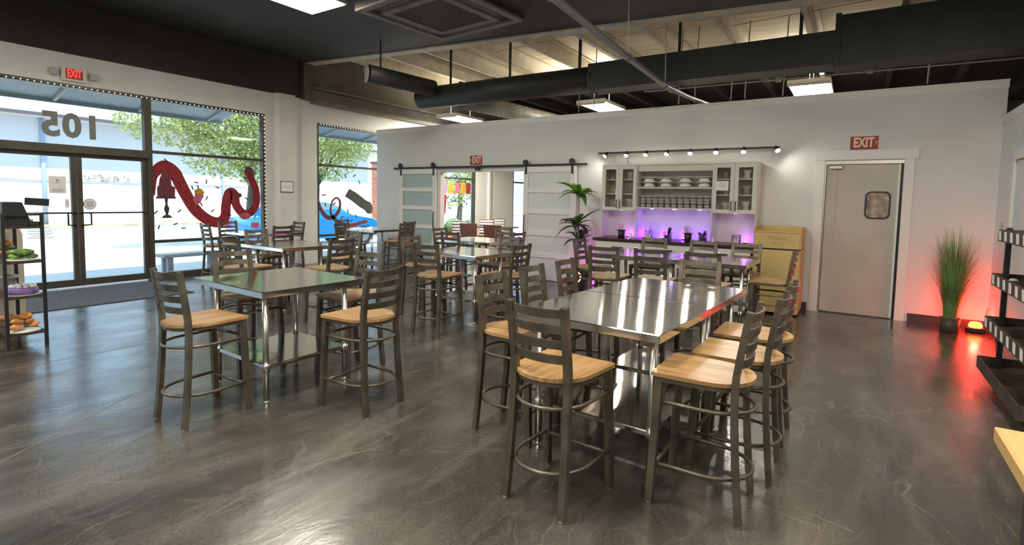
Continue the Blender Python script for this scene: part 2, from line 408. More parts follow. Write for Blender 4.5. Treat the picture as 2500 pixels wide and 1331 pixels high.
def slope_beam(m, xa, xb, ya, yb, dz0, dz1):
    m.loft([[(x, ya, zc(x)+dz0), (x, yb, zc(x)+dz0), (x, yb, zc(x)+dz1), (x, ya, zc(x)+dz1)] for x in (xa, xb)], True, False)
slope_beam(m, W_IN+0.05, X1, 7.11, 7.33, -0.03, -0.003)
tr = struct('trim_1', mb=m, mat='flange', label='beige lower flange of the roof rafter')
m = MB(); slope_beam(m, W_IN, X1, 7.17, 7.20, -0.003, 0.42); m.build('rafter_web', 'brown_wall', tr)
for k in range(13):                             # purlins carried by the rafter
    x = -9.0+1.04*k
    z = zc(x)
    mm = MB().box((x-0.005, 7.2, z+0.04), (x+0.005, YI, z+0.30)).box((x-0.07, 7.2, z+0.03), (x+0.005, YI, z+0.042)).box((x-0.005, 7.2, z+0.29), (x+0.07, YI, z+0.30))
    mm.build('purlin', 'purlin', tr)
    MB().box((x-0.005, YI, z+0.04), (x+0.005, Y1, z+0.30)).box((x-0.07, YI, z+0.03), (x+0.005, Y1, z+0.042)).build('purlin', 'black_paint', tr)
m = MB()
for k in range(12):
    x = -9.0+1.04*k
    m.cyl((x+0.02, 8.0+0.25*(k % 2), zc(x)+0.12), (x+1.0, 8.15+0.25*(k % 2), zc(x)+0.20), 0.006, 5)
m.build('sag_rod', 'purlin', tr)

# ---- window wall -------------------------------------------------------
XO = W_IN-0.18                                   # outer face
def wbox(m, y0, y1, z0, z1, dx=0.0): return m.box((XO, y0, z0), (W_IN+dx, y1, z1))
m = MB()
wbox(m, Y0, 6.23, 3.125, 3.57); wbox(m, 6.23, 7.45, 0, 3.57); wbox(m, 7.45, 9.7, 3.11, 3.57)
wbox(m, 9.7, 11.6, 0, 3.57); wbox(m, 11.6, 13.25, 2.62, 3.57); wbox(m, 13.25, 15.4, 0, 3.57); wbox(m, 15.4, Y1, 2.62, 3.57)
wbox(m, Y0, -3.2, 0, 3.125)
wl = struct('wall_left', mb=m, mat='wall_white', label='white storefront wall with large windows')
MB().box((W_IN-0.02, 6.42, 0), (W_IN+0.05, 6.52, 3.58)).build('pilaster', 'trim_white', wl)
MB().box((W_IN-0.02, 6.52, 0), (W_IN+0.025, 6.90, 3.60)).build('pilaster', 'wall_white', wl)
MB().box((W_IN-0.02, 7.05, 0), (W_IN+0.03, 7.19, 3.54)).build('pilaster', 'wall_white', wl)
MB().box((W_IN-0.02, 13.9, 0), (W_IN+0.06, 14.0, 3.54)).build('pilaster', 'wall_white', wl)
m = MB(); wbox(m, Y0, 7.2, 3.57, 4.48, 0.012); m.build('upper_wall', 'black_paint', wl)
m = MB(); wbox(m, 7.2, Y1, 3.57, 4.8, 0.012); m.build('upper_wall', 'brown_wall', wl)
m = MB().box((W_IN, 7.28, 3.50), (W_IN+0.2, Y1, 3.57)).box((W_IN, 7.28, 3.80), (W_IN+0.2, Y1, 3.84)).box((W_IN, 7.28, 3.57), (W_IN+0.04, Y1, 3.80))
m.build('girt', 'girt', wl)
MB().box((W_IN, 7.06, 3.56), (W_IN+0.12, 7.28, zc(W_IN))).build('frame_column', 'brown_wall', wl)

def bar(m, y0, y1, z0, z1, d=0.06): return m.box((W_IN-0.11, y0, z0), (W_IN-0.11+d+0.04, y1, z1))
def window(name, y0, y1, z0, z1, mulls=(), verts=(), label=None):
    o = struct(name, (W_IN, (y0+y1)/2, z0)); off = Vector(o.location)
    if label: o['label'] = label
    def b(nm, mb, mt):
        p = mb.build(nm, mt, o); p.location = -off; return p
    t = 0.055
    b('frame', bar(bar(bar(bar(MB(), y0, y0+t, z0, z1), y1-t, y1, z0, z1), y0+t, y1-t, z1-t, z1), y0+t, y1-t, z0, z0+0.10), 'frame_dark')
    for z in mulls: b('mullion', bar(MB(), y0+t, y1-t, z-0.025, z+0.025, 0.05), 'frame_dark')
    for y in verts: b('mullion', bar(MB(), y-0.03, y+0.03, z0+0.1, z1-t, 0.05), 'frame_dark')
    zs = [z0+0.10]+[q for z in mulls for q in (z-0.025, z+0.025)]+[z1-t]
    for k in range(0, len(zs), 2):
        b('pane', MB().box((W_IN-0.085, y0+t, zs[k]), (W_IN-0.08, y1-t, zs[k+1])), 'window_glass')
    return o
window('window_1', 4.13, 6.23, 0.0, 3.125, (0.655, 2.195), label='storefront window with a painted candy swirl')
window('window_2', 7.45, 9.7, 0.0, 3.11, (0.60, 2.19), label='storefront window with a painted cleaver')
window('window_3', 11.6, 13.25, 0.0, 2.62, (2.10,), label='storefront window beyond the barn doors')
window('window_4', 15.4, 16.95, 0.0, 2.62, (2.10,), label='far storefront window beyond the barn doors')
window('window_5', 2.10, 4.13, 2.10, 3.125, (), label='transom window numbered 105 over the entrance doors')
window('window_6', -3.2, 2.10, 0.0, 3.125, (0.655, 2.195), (0.3, -1.5), label='unseen storefront window beside the entrance, added to let in light')  # out-of-view window, added so more daylight enters
MB().box((W_IN-0.14, 2.10, 2.08), (W_IN+0.06, 4.13, 2.20)).build('header_bar', 'rust_metal' if False else 'frame_dark', bpy.data.objects['window_5'], loc=(-W_IN, -3.115, -2.10))
def leaf(name, y0, y1, hinge_lo, label):
    o = struct(name, (W_IN, (y0+y1)/2, 0)); o['label'] = label; off = Vector(o.location)
    def b(nm, mb, mt, par=None):
        p = mb.build(nm, mt, o); p.location = -off; return p
    s = 0.065; x0, x1 = W_IN-0.09, W_IN-0.03
    b('stile', MB().box((x0, y0, 0.02), (x1, y0+s, 2.08)), 'frame_dark'); b('stile', MB().box((x0, y1-s, 0.02), (x1, y1, 2.08)), 'frame_dark')
    b('rail', MB().box((x0, y0+s, 0.02), (x1, y1-s, 0.125)), 'frame_dark'); b('rail', MB().box((x0, y0+s, 2.02), (x1, y1-s, 2.08)), 'frame_dark')
    b('pane', MB().box((W_IN-0.063, y0+s, 0.125), (W_IN-0.057, y1-s, 2.02)), 'window_glass')
    b('push_bar', MB().cyl((W_IN-0.01, y0+0.02, 1.165), (W_IN-0.01, y1-0.02, 1.165), 0.012, 8), 'black_metal')
    ya = y1-0.14 if hinge_lo else y0+0.03; yb = y1-0.03 if hinge_lo else y0+0.14
    b('pull_handle', MB().tube([(W_IN-0.02, yb if not hinge_lo else yb, 1.16), (W_IN+0.04, (ya if hinge_lo else yb), 1.16), (W_IN+0.04, (ya if hinge_lo else yb), 0.98), (W_IN-0.02, yb if hinge_lo else ya, 0.97)], 0.012, 8), 'black_metal')
    return o
leaf('door_1', 2.16, 3.13, True, 'glass entrance door leaf holding the square notice')
leaf('door_2', 3.14, 4.10, False, 'glass entrance door leaf holding the round sticker')
tag(struct('trim_2', mb=MB().box((W_IN-0.11, 4.10, 0), (W_IN-0.005, 4.18, 2.2)).box((W_IN-0.11, 2.10, 0), (W_IN-0.005, 2.16, 2.2)), mat='frame_dark'), 'dark metal jambs of the entrance doors')

# ---- other walls -------------------------------------------------------
OX0, OX1, OZ = -7.50, -5.37, 2.07
m = MB().box((-9.43, P_Y, 0), (OX0, P_Y+0.13, 3.03)).box((OX0, P_Y, OZ), (OX1, P_Y+0.13, 3.03))
KX0, KX1, KZ = -0.43, 0.46, 2.115
m.box((OX1, P_Y, 0), (KX0, P_Y+0.13, 3.03)).box((KX0, P_Y, KZ), (KX1, P_Y+0.13, 3.03)).box((KX1, P_Y, 0), (1.41, P_Y+0.13, 3.03))
wb = struct('wall_back', mb=m, mat='wall_white', label='white half-height partition wall')
MB().box((-9.44, P_Y-0.012, 2.945), (1.415, P_Y, 3.03)).build('cap_board', 'trim_white', wb)
MB().box((-9.44, P_Y-0.015, 3.03), (1.42, P_Y+0.145, 3.045)).build('cap_board', 'trim_white', wb)
m = MB().box((1.39, 3.2, 0), (1.52, 6.95, 2.60)).box((1.39, 6.95, 2.03), (1.52, 7.78, 2.60)).box((1.39, 7.78, 0), (1.52, P_Y, 2.60))
wr = struct('wall_right', mb=m, mat='wall_cool', label='pale blue-white side wall with a door')
MB().box((1.38, 3.2, 2.50), (1.53, P_Y-0.01, 2.61)).build('cap_board', 'wall_cool', wr)
struct('baseboard_back', mb=MB().box((0.60, P_Y-0.02, 0), (1.385, P_Y-0.001, 0.11)).box((-0.72, P_Y-0.02, 0), (-0.56, P_Y-0.001, 0.11)).box((-1.2, P_Y-0.02, 0), (-0.72, P_Y-0.001, 0.11)), mat='base_dark', label='dark rubber baseboard')
struct('baseboard_right', mb=MB().box((1.37, 7.95, 0), (1.389, P_Y-0.021, 0.11)), mat='base_dark', label='dark rubber baseboard')
struct('wall_front', mb=MB().box((W_IN-0.2, Y0-0.15, 0), (X1, Y0, 4.6)), mat='wall_white', label='wall behind the seating area')
struct('wall_side', mb=MB().box((X1, Y0, 0), (X1+0.15, Y1, 4.6)), mat='wall_white', label='far side wall')
struct('wall_far', mb=MB().box((W_IN-0.2, Y1, 0), (X1, Y1+0.15, 4.8)), mat='brown_wall', label='brown end wall behind the partition')
# right wall door
o = struct('door_6', (1.39, 7.36, 0), label='pale door in the side wall'); 
MB().box((1.40, 6.96, 0), (1.44, 7.77, 2.02)).build('slab', 'wall_cool', o, loc=(-1.39, -7.36, 0))
MB().box((1.375, 7.78, 0), (1.389, 7.88, 2.13)).box((1.375, 6.85, 2.03), (1.389, 7.78, 2.13)).build('casing', 'trim_white', o, loc=(-1.39, -7.36, 0))
# kitchen door
o = struct('door_5', (0.015, P_Y, 0), label='grey swinging kitchen door with a small rounded window')
q = (-0.015, -P_Y, 0)
MB().box((-0.40, P_Y+0.02, 0.015), (0.41, P_Y+0.06, 2.06)).build('slab', 'door_grey', o, loc=q)
MB().box((-0.40, P_Y+0.012, 0.02), (-0.285, P_Y+0.02, 2.05)).build('hinge_panel', 'door_grey', o, loc=q)
MB().box((0.405, P_Y+0.01, 0.015), (0.43, P_Y+0.05, 2.06)).build('edge_strip', 'trim_white', o, loc=q)
MB().box((0.43, P_Y+0.05, 0), (0.46, P_Y+0.12, 2.115)).build('gap', 'black_metal', o, loc=q)
MB().box((KX0, P_Y+0.01, 2.07), (KX1, P_Y+0.10, 2.115)).box((KX0, P_Y+0.01, 0), (KX0+0.02, P_Y+0.1, 2.07)).build('metal_frame', 'chrome', o, loc=q)
MB().bbox((-0.37, P_Y-0.03, 2.0), (-0.22, P_Y+0.012, 2.05), 0.008).build('closer', 'chrome', o, loc=q)
def rrect(cx, cz, w, h, r, k=5):
    pts = []
    for sx, sz, a0 in ((1, 1, 0), (-1, 1, 90), (-1, -1, 180), (1, -1, 270)):
        for i in range(k+1):
            a = R(a0+90*i/k); pts.append((cx+sx*(w/2-r)+r*math.cos(a), cz+sz*(h/2-r)+r*math.sin(a)))
    return pts
rim = MB(); oa = rrect(0.20, 1.515, 0.285, 0.37, 0.07); ob = rrect(0.20, 1.515, 0.245, 0.33, 0.055)
rim.loft([[(p[0], P_Y+0.008, p[1]) for p in oa], [(p[0], P_Y+0.008, p[1]) for p in ob], [(p[0], P_Y+0.02, p[1]) for p in ob], [(p[0], P_Y+0.02, p[1]) for p in oa]], False, False)
rim.build('window_rim', 'black_metal', o, loc=q)
pn = MB().prism(ob, P_Y+0.013, P_Y+0.019, 'y').build('window_pane', 'porcelain', o, loc=q)
mpane = pbr('pane_view', (0.62, 0.50, 0.36), 0.15, col2=(0.20, 0.17, 0.13), scale=7, detail=2); pn.data.materials[0] = mpane
m = MB().box((-0.535, P_Y-0.022, 0), (-0.43, P_Y-0.001, 2.14)).box((0.46, P_Y-0.022, 0), (0.565, P_Y-0.001, 2.14)).box((-0.56, P_Y-0.03, 2.125), (0.60, P_Y-0.001, 2.25))
struct('trim_3', mb=m, mat='trim_white', label='white casing around the kitchen door')
m = MB().box((OX0-0.09, P_Y-0.015, 0), (OX0, P_Y-0.001, OZ+0.09)).box((OX0, P_Y-0.015, OZ), (OX1, P_Y-0.001, OZ+0.09)).box((OX1, P_Y-0.015, 0), (OX1+0.09, P_Y-0.001, OZ+0.09))
m.box((OX0, P_Y, 0), (OX0+0.02, P_Y+0.13, OZ)).box((OX1-0.02, P_Y, 0), (OX1, P_Y+0.13, OZ)).box((OX0, P_Y, OZ-0.02), (OX1, P_Y+0.13, OZ))
struct('trim_4', mb=m, mat='trim_white', label='white casing around the wide barn door opening')
# barn doors
def barn(name, x0, x1, label, hside, pm):
    o = struct(name, ((x0+x1)/2, P_Y-0.05, 0.01), label=label); q = (-(x0+x1)/2, -(P_Y-0.05), -0.01)
    ya, yb = P_Y-0.075, P_Y-0.035
    zs = [0.012, 0.46, 0.87, 1.27, 1.66, 2.06]; s = 0.10
    MB().box((x0, ya, 0.01), (x0+s, yb, 2.12)).build('stile', 'trim_white', o, loc=q)
    MB().box((x1-s, ya, 0.01), (x1, yb, 2.12)).build('stile', 'trim_white', o, loc=q)
    for i, z in enumerate((0.01, 0.425, 0.835, 1.24, 1.635, 2.015)):
        MB().box((x0+s, ya, z), (x1-s, yb, z+(0.105 if i in (0, 5) else 0.085))).build('rail', 'trim_white', o, loc=q)
    zz = [(0.115, 0.425), (0.51, 0.835), (0.92, 1.24), (1.325, 1.635), (1.72, 2.015)]
    for a, b in zz: MB().box((x0+s, P_Y-0.05, a), (x1-s, P_Y-0.044, b)).build('frosted_panel', pm, o, loc=q)
    for x in (x0+0.05, x1-0.07):
        h = MB().box((x-0.022, ya-0.008, 1.98), (x+0.022, ya, 2.20)).cyl((x, P_Y-0.11, 2.20), (x, P_Y-0.085, 2.20), 0.055, 16)
        h.build('roller_hanger', 'black_metal', o, loc=q)
    hx = x1-0.045 if hside > 0 else x0+0.045
    MB().tube([(hx, ya, 0.88), (hx, ya-0.04, 0.88), (hx, ya-0.04, 1.20), (hx, ya, 1.20)], 0.010, 6).build('handle', 'black_metal', o, loc=q)
    return o
barn('door_3', -8.63, -7.545, 'white barn door with frosted panels near the cleaver-painted window', 1, 'frosted')
barn('door_4', -5.345, -4.25, 'white barn door with frosted panels beside the tall plant', -1, 'panel_pale')
t = thing('barn_door_track', 'black steel barn door track on the partition wall', 'track', (-6.42, P_Y-0.08, 2.12))
MB().box((-8.80, P_Y-0.085, 2.125), (-4.03, P_Y-0.072, 2.165)).build('rail', 'black_metal', t, loc=(6.42, -P_Y+0.08, -2.12))
MB().box((-6.49, P_Y-0.095, 2.07), (-6.38, P_Y-0.07, 2.125)).build('door_stop', 'black_metal', t, loc=(6.42, -P_Y+0.08, -2.12))
for x in (-8.6, -7.3, -6.43, -5.6, -4.4): MB().cyl((x, P_Y-0.073, 2.145), (x, P_Y-0.001, 2.145), 0.011, 8).build('spacer', 'black_metal', t, loc=(6.42, -P_Y+0.08, -2.12))

# ================================================================== STOOLS AND TABLES
def make_stool():
    t = thing('bar_stool', '', 'bar stool')
    def post_y(z): return -0.165-0.05*max(0, (z-0.66)/0.35)**1.1 if z > 0.66 else -0.165-0.045*((0.66-z)/0.66)**1.6
    for s in (-1, 1):
        pts = [(s*(0.168-0.012*min(1, z/0.6)), post_y(z), z) for z in (0.006, 0.15, 0.3, 0.45, 0.6, 0.70, 0.80, 0.90, 1.01)]
        p = MB().tube(pts, 0.02, flat=(0.036, 0.030)).build('back_post', 'stool_metal', t)
        MB().cyl((pts[0][0], pts[0][1], 0), (pts[0][0], pts[0][1], 0.008), 0.016, 8).build('glide', 'glide', p)
        l = MB().tube([(s*0.197, 0.205, 0.006), (s*0.190, 0.192, 0.32), (s*0.183, 0.178, 0.635)], 0.02, flat=(0.036, 0.036)).build('leg', 'stool_metal', t)
        MB().cyl((s*0.197, 0.205, 0), (s*0.197, 0.205, 0.008), 0.017, 8).build('glide', 'glide', l)
    for z in (0.735, 0.808, 0.882, 0.957):
        n = 8; rings = []
        for i in range(n+1):
            u = -1+2*i/n; x = 0.150*u
            def yy(zq): return post_y(zq)-0.035*(1-u*u)
            rings.append([(x, yy(z)-0.006, z), (x, yy(z)+0.006, z), (x, yy(z+0.042)+0.006, z+0.042), (x, yy(z+0.042)-0.006, z+0.042)])
        MB().loft(rings, True, False).build('back_slat', 'stool_metal', t)
    def outline(w, yf, yb, k=12):
        pts = [(w-0.012, yf), (w, yf-0.012), (w*0.985, yf-0.12)]
        ymid = -0.02
        for i in range(k+1):
            a = PI*i/k; pts.append((w*0.97*math.cos(a), ymid-(ymid-yb)*math.sin(a)**0.9))
        pts += [(-w*0.985, yf-0.12), (-w, yf-0.012), (-w+0.012, yf)]
        return pts
    MB().prism(outline(0.208, 0.215, -0.232), 0.646, 0.665).build('seat', 'seat_wood', t)
    MB().prism(outline(0.200, 0.205, -0.222), 0.622, 0.646).build('seat_frame', 'stool_metal', t)
    for z, w in ((0.52, 0.186), (0.205, 0.193)):
        pts = [(w, 0.19, z), (w, 0.05, z)]
        for i in range(13):
            a = PI*i/12; pts.append((w*math.cos(a), -0.03-0.205*math.sin(a), z))
        pts += [(-w, 0.05, z), (-w, 0.19, z)]
        MB().tube(pts, 0.0105, 7).build('footrest_ring', 'stool_metal', t)
    MB().cyl((-0.19, 0.19, 0.19), (0.19, 0.19, 0.19), 0.0105, 7).build('crossbar', 'stool_metal', t)
    MB().cyl((-0.185, 0.185, 0.53), (0.185, 0.185, 0.53), 0.0105, 7).build('crossbar', 'stool_metal', t)
    return t
TZ = 0.83
def table(cx, cy, rz, label, sx, sy, ins, group=None):
    """ins: shelf/leg inset on -x, +x, -y, +y sides (the top overhangs where stools tuck in)"""
    t = thing('steel_table', label, 'table', (cx, cy, 0), R(rz), group)
    e = 0.004; il, ir, jn, jf = ins
    MB().bbox((-sx/2, -sy/2, TZ-0.048), (sx/2, sy/2, TZ), e).build('table_top', 'steel', t)
    xs, ys = (-sx/2+il, sx/2-ir), (-sy/2+jn, sy/2-jf)
    MB().bbox((xs[0]-0.01, ys[0]-0.01, 0.275), (xs[1]+0.01, ys[1]+0.01, 0.305), e).build('undershelf', 'steel', t)
    for x in xs:
        for y in ys:
            l = MB().cyl((x, y, 0.05), (x, y, TZ-0.04), 0.0205, 14).cyl((x, y, 0.008), (x, y, 0.05), 0.013, 10, 0.019).cyl((x, y, 0), (x, y, 0.008), 0.02, 10)
            lo = l.build('leg', 'chrome', t)
            MB().cyl((x, y, 0.255), (x, y, 0.32), 0.027, 12).build('shelf_collar', 'chrome', lo)
    return t
table(-3.88, 2.52, -2.5, 'square steel table between the food display shelf and the joined pair of tables', 1.03, 0.90, (0.30, 0.045, 0.045, 0.20))
table(-6.50, 4.38, -2, 'square steel table standing before the white pilasters by the framed notice', 1.03, 0.90, (0.34, 0.045, 0.045, 0.32))
table(-8.98, 5.50, 0, 'square steel table at the window with the painted candy swirl', 1.03, 0.90, (0.35, 0.045, 0.045, 0.35))
table(-8.58, 7.70, 0, 'square steel table in the corner at the window with the painted cleaver', 1.03, 0.90, (0.35, 0.10, 0.045, 0.045))
table(-4.17, 5.30, -2, 'square steel table between the barn door opening and the square table by the food shelf', 1.03, 0.90, (0.37, 0.045, 0.045, 0.37))
table(-5.20, 6.95, 0, 'square steel table closest to the open barn doorway', 1.03, 0.90, (0.37, 0.09, 0.045, 0.26))
table(-1.245, 3.085, -3, 'steel table of the joined pair, half farther from the counter hutch', 0.935, 0.93, (0.19, 0.045, 0.045, 0.045), 'joined steel tables in the middle of the floor')
table(-1.196, 4.020, -3, 'steel table of the joined pair, half closer to the counter hutch', 0.935, 0.93, (0.19, 0.045, 0.045, 0.30), 'joined steel tables in the middle of the floor')
table(-2.345, 6.60, -1, 'steel table of the row before the hutch, half beside the tall plant', 0.97, 0.90, (0.30, 0.045, 0.045, 0.46), 'row of steel tables before the hutch')
table(-1.415, 6.585, -1, 'steel table of the row before the hutch, half beside the yellow bin', 0.87, 0.90, (0.045, 0.045, 0.045, 0.46), 'row of steel tables before the hutch')

ST = make_stool(); STu = []
def stool(px, py, rz, label, grp):
    """px,py: midpoint between the post tops; rz: facing (0 = +y)"""
    a = R(rz); f = Vector((-math.sin(a), math.cos(a)))
    place(ST, STu, (px+0.215*f.x, py+0.215*f.y, 0), a, 'ladder-back stool, '+label, grp)
WIN, AWAY, PART, OPEN = 'window side', 'kitchen-door side', 'partition side', 'side opposite the partition'
g = 'stools around the table beside the food shelf'; T = ' of the table by the food shelf'
stool(-3.66, 1.570, 3, OPEN+T, g); stool(-2.715, 2.545, 92, AWAY+T, g)
stool(-4.55, 2.480, -80-8, WIN+T+', pushed in', g); stool(-3.64, 3.235, 180, PART+T+', pushed in', g)
g = 'stools around the table before the pilasters'; T = ' of the table before the white pilasters'
stool(-5.97, 3.215, 8, OPEN+T, g); stool(-4.98, 4.00, 90, AWAY+T, g); stool(-7.15, 4.25, -86, WIN+T, g); stool(-5.96, 5.00, 178, PART+T, g)
g = 'stools around the table at the candy swirl window'; T = ' of the table at the candy swirl window'
stool(-8.95, 4.44, -5, OPEN+T, g); stool(-9.62, 5.17, -90, WIN+T, g); stool(-7.76, 5.07, 90, AWAY+T, g); stool(-8.75, 6.05, 178, PART+T, g)
g = 'stools around the table at the cleaver window'; T = ' of the table at the cleaver window'
stool(-7.83, 6.24, -70, 'standing apart between the cleaver window table and the pilasters', g)
stool(-9.22, 7.40, -90, WIN+T, g); stool(-7.24, 7.33, 90, AWAY+T+', farther from the partition', g); stool(-7.70, 7.88, 92, AWAY+T+', right at the partition', g)
g = 'stools around the middle table'; T = ' of the middle single table'
stool(-3.86, 4.185, 5, OPEN+T, g); stool(-4.80, 4.93, -90, WIN+T, g); stool(-3.08, 4.90, 88, AWAY+T, g); stool(-3.88, 5.86, 176, PART+T, g)
g = 'stools around the table at the barn doorway'; T = ' of the table at the barn doorway'
stool(-5.02, 5.97, 0, OPEN+T, g); stool(-5.82, 6.66, -90, WIN+T, g); stool(-4.28, 6.72, 90, AWAY+T, g); stool(-5.18, 7.62, 180, PART+T, g)
g = 'stools around the joined tables'; T = ' of the joined tables'
stool(-1.25, 2.125, -5, 'at the short end'+T+' farther from the hutch', g)
stool(-2.03, 2.845, -88, WIN+T+', farthest from the hutch', g); stool(-2.03, 3.365, -88, WIN+T+', middle of three', g); stool(-2.035, 3.915, -86, WIN+T+', closest to the hutch', g)
stool(-1.117, 4.66, 180+2, 'at the short end'+T+' closer to the hutch', g)
stool(-0.385, 2.72, 90, AWAY+T+', farthest from the hutch', g); stool(-0.315, 3.19, 90, AWAY+T+', middle of three', g); stool(-0.318, 3.725, 90, AWAY+T+', closest to the hutch', g)
g = 'stools around the row before the hutch'; T = ' of the row before the hutch'
stool(-2.32, 5.37, 8, OPEN+T+', by the tall plant', g); stool(-1.822, 5.44, 4, OPEN+T+', middle of three', g); stool(-1.29, 5.475, 0, OPEN+T+', by the yellow bin', g)
stool(-2.32, 7.11, 180, PART+T+', by the tall plant', g); stool(-1.67, 7.11, 178, PART+T+', middle of three', g); stool(-1.15, 7.11, 180, PART+T+', by the yellow bin', g)
stool(-3.02, 6.20, -90, 'at the end'+T+' by the tall plant', g); stool(-0.55, 6.42, 92, 'at the end'+T+' by the yellow bin', g)

# ================================================================== COUNTER AND HUTCH
YB = P_Y-0.002
t = thing('counter_top', 'dark wood countertop under the white hutch', 'countertop', (-2.41, P_Y-0.31, 0.86))
q = (2.41, -(P_Y-0.31), -0.86)
MB().bbox((-3.64, P_Y-0.63, 0.862), (-1.20, YB, 0.905), 0.006).build('slab', 'counter_dark', t, loc=q)
for i, (xa, xb) in enumerate(((-3.60, -2.82), (-2.82, -2.02), (-2.02, -1.24))):
    cx = (xa+xb)/2
    nm = ('beside the tall plant', 'in the middle of the counter', 'beside the yellow bin')[i]
    t = thing('base_cabinet', 'cream base cabinet under the dark countertop, '+nm, 'cabinet', (cx, P_Y-0.3, 0), 0, 'cream base cabinets')
    q = (-cx, -(P_Y-0.3), 0)
    MB().box((xa+0.002, P_Y-0.58, 0.09), (xb-0.002, YB, 0.86)).box((xa+0.002, P_Y-0.52, 0), (xb-0.002, YB, 0.09)).build('body', 'cabinet_base', t, loc=q)
    d = MB().bbox((xa+0.006, P_Y-0.60, 0.68), (xb-0.006, P_Y-0.581, 0.852), 0.003).build('drawer', 'cabinet_base', t, loc=q)
    MB().box((cx-0.09, P_Y-0.63, 0.76), (cx+0.09, P_Y-0.60, 0.775)).build('handle', 'black_metal', d)
    for k, (a, b) in enumerate(((xa+0.006, cx-0.003), (cx+0.003, xb-0.006))):
        d = MB().bbox((a, P_Y-0.60, 0.10), (b, P_Y-0.581, 0.672), 0.003).build('door', 'cabinet_base', t, loc=q)
        hx = b-0.04 if k == 0 else a+0.04
        MB().box((hx-0.007, P_Y-0.63, 0.50), (hx+0.007, P_Y-0.60, 0.64)).build('handle', 'black_metal', d)
# hutch
t = thing('hutch', 'white wall hutch with glass doors and open middle shelves', 'hutch', (-2.43, P_Y-0.17, 0.905))
q = (2.43, -(P_Y-0.17), -0.905); HF = P_Y-0.33
def H(nm, mb, mt='cabinet', par=None): return mb.build(nm, mt, par or t, loc=(0, 0, 0) if par else q)
HX = (-3.615, -3.02, -1.845, -1.237)
H('back_panel', MB().box((HX[0], P_Y-0.015, 0.907), (HX[3], YB, 2.085)))
for x in HX: H('side_panel', MB().box((x-0.009, HF, 0.907), (x+0.009, P_Y-0.015, 2.085)))
H('top_panel', MB().box((HX[0]-0.01, HF-0.005, 2.085), (HX[3]+0.01, YB, 2.105)))
H('valance', MB().box((HX[1]+0.01, HF+0.02, 1.99), (HX[2]-0.01, HF+0.035, 2.085)))
for (a, b) in ((0, 1), (2, 3)):
    xa, xb = HX[a]+0.009, HX[b]-0.009; cx = (xa+xb)/2
    H('cabinet_floor', MB().box((xa, HF+0.02, 1.365), (xb, P_Y-0.015, 1.385)))
    for z in (1.615, 1.85): H('shelf', MB().box((xa, HF+0.04, z), (xb, P_Y-0.015, z+0.018)))
    for k, (da, db) in enumerate(((xa-0.005, cx-0.002), (cx+0.002, xb+0.005))):
        s = 0.055; z0, z1 = 1.355, 2.082
        d = H('door', MB().box((da, HF-0.018, z0), (da+s, HF-0.001, z1)).box((db-s, HF-0.018, z0), (db, HF-0.001, z1)).box((da+s, HF-0.018, z0), (db-s, HF-0.001, z0+s)).box((da+s, HF-0.018, z1-s), (db-s, HF-0.001, z1)))
        MB().box((da+s, HF-0.012, z0+s), (db-s, HF-0.008, z1-s)).build('pane', 'cabinet_glass', d)
        hx = db-0.028 if k == 0 else da+0.028
        MB().tube([(hx, HF-0.018, 1.40), (hx, HF-0.045, 1.405), (hx, HF-0.045, 1.525), (hx, HF-0.018, 1.53)], 0.007, 6).build('handle', 'black_metal', d)
H('shelf', MB().box((HX[1]+0.009, HF+0.01, 1.715), (HX[2]-0.009, P_Y-0.015, 1.735)))
H('shelf', MB().box((HX[1]+0.009, HF, 1.395), (HX[2]-0.009, P_Y-0.015, 1.418)))
for i, x in enumerate((-3.32, -2.80, -2.44, -2.05, -1.53)):
    zz = 1.352 if i in (0, 4) else 1.388
    pk = H('puck_light', MB().cyl((x, P_Y-0.2, zz), (x, P_Y-0.2, zz+0.008), 0.03, 12), 'puck')
    d = bpy.data.lights.new('puck_lamp', 'POINT'); d.energy = 0.15; d.color = (0.7, 0.6, 1.0); d.shadow_soft_size = 0.03
    lo = bpy.data.objects.new('puck_lamp', d); C.objects.link(lo); lo.parent = pk; lo.location = (x, P_Y-0.2, zz-0.03)
# notices taped on the glass doors
MB().box((-1.79, HF-0.022, 1.69), (-1.62, HF-0.019, 1.83)).build('paper_notice', 'paper', t, loc=q)
for i, (zz, xx) in enumerate(((1.80, 0.05), (1.77, 0.06), (1.745, 0.045))):
    MB().box((-1.705-xx, HF-0.0235, zz-0.003), (-1.705+xx, HF-0.022, zz+0.003)).build('print_line', 'print_grey', t, loc=q)
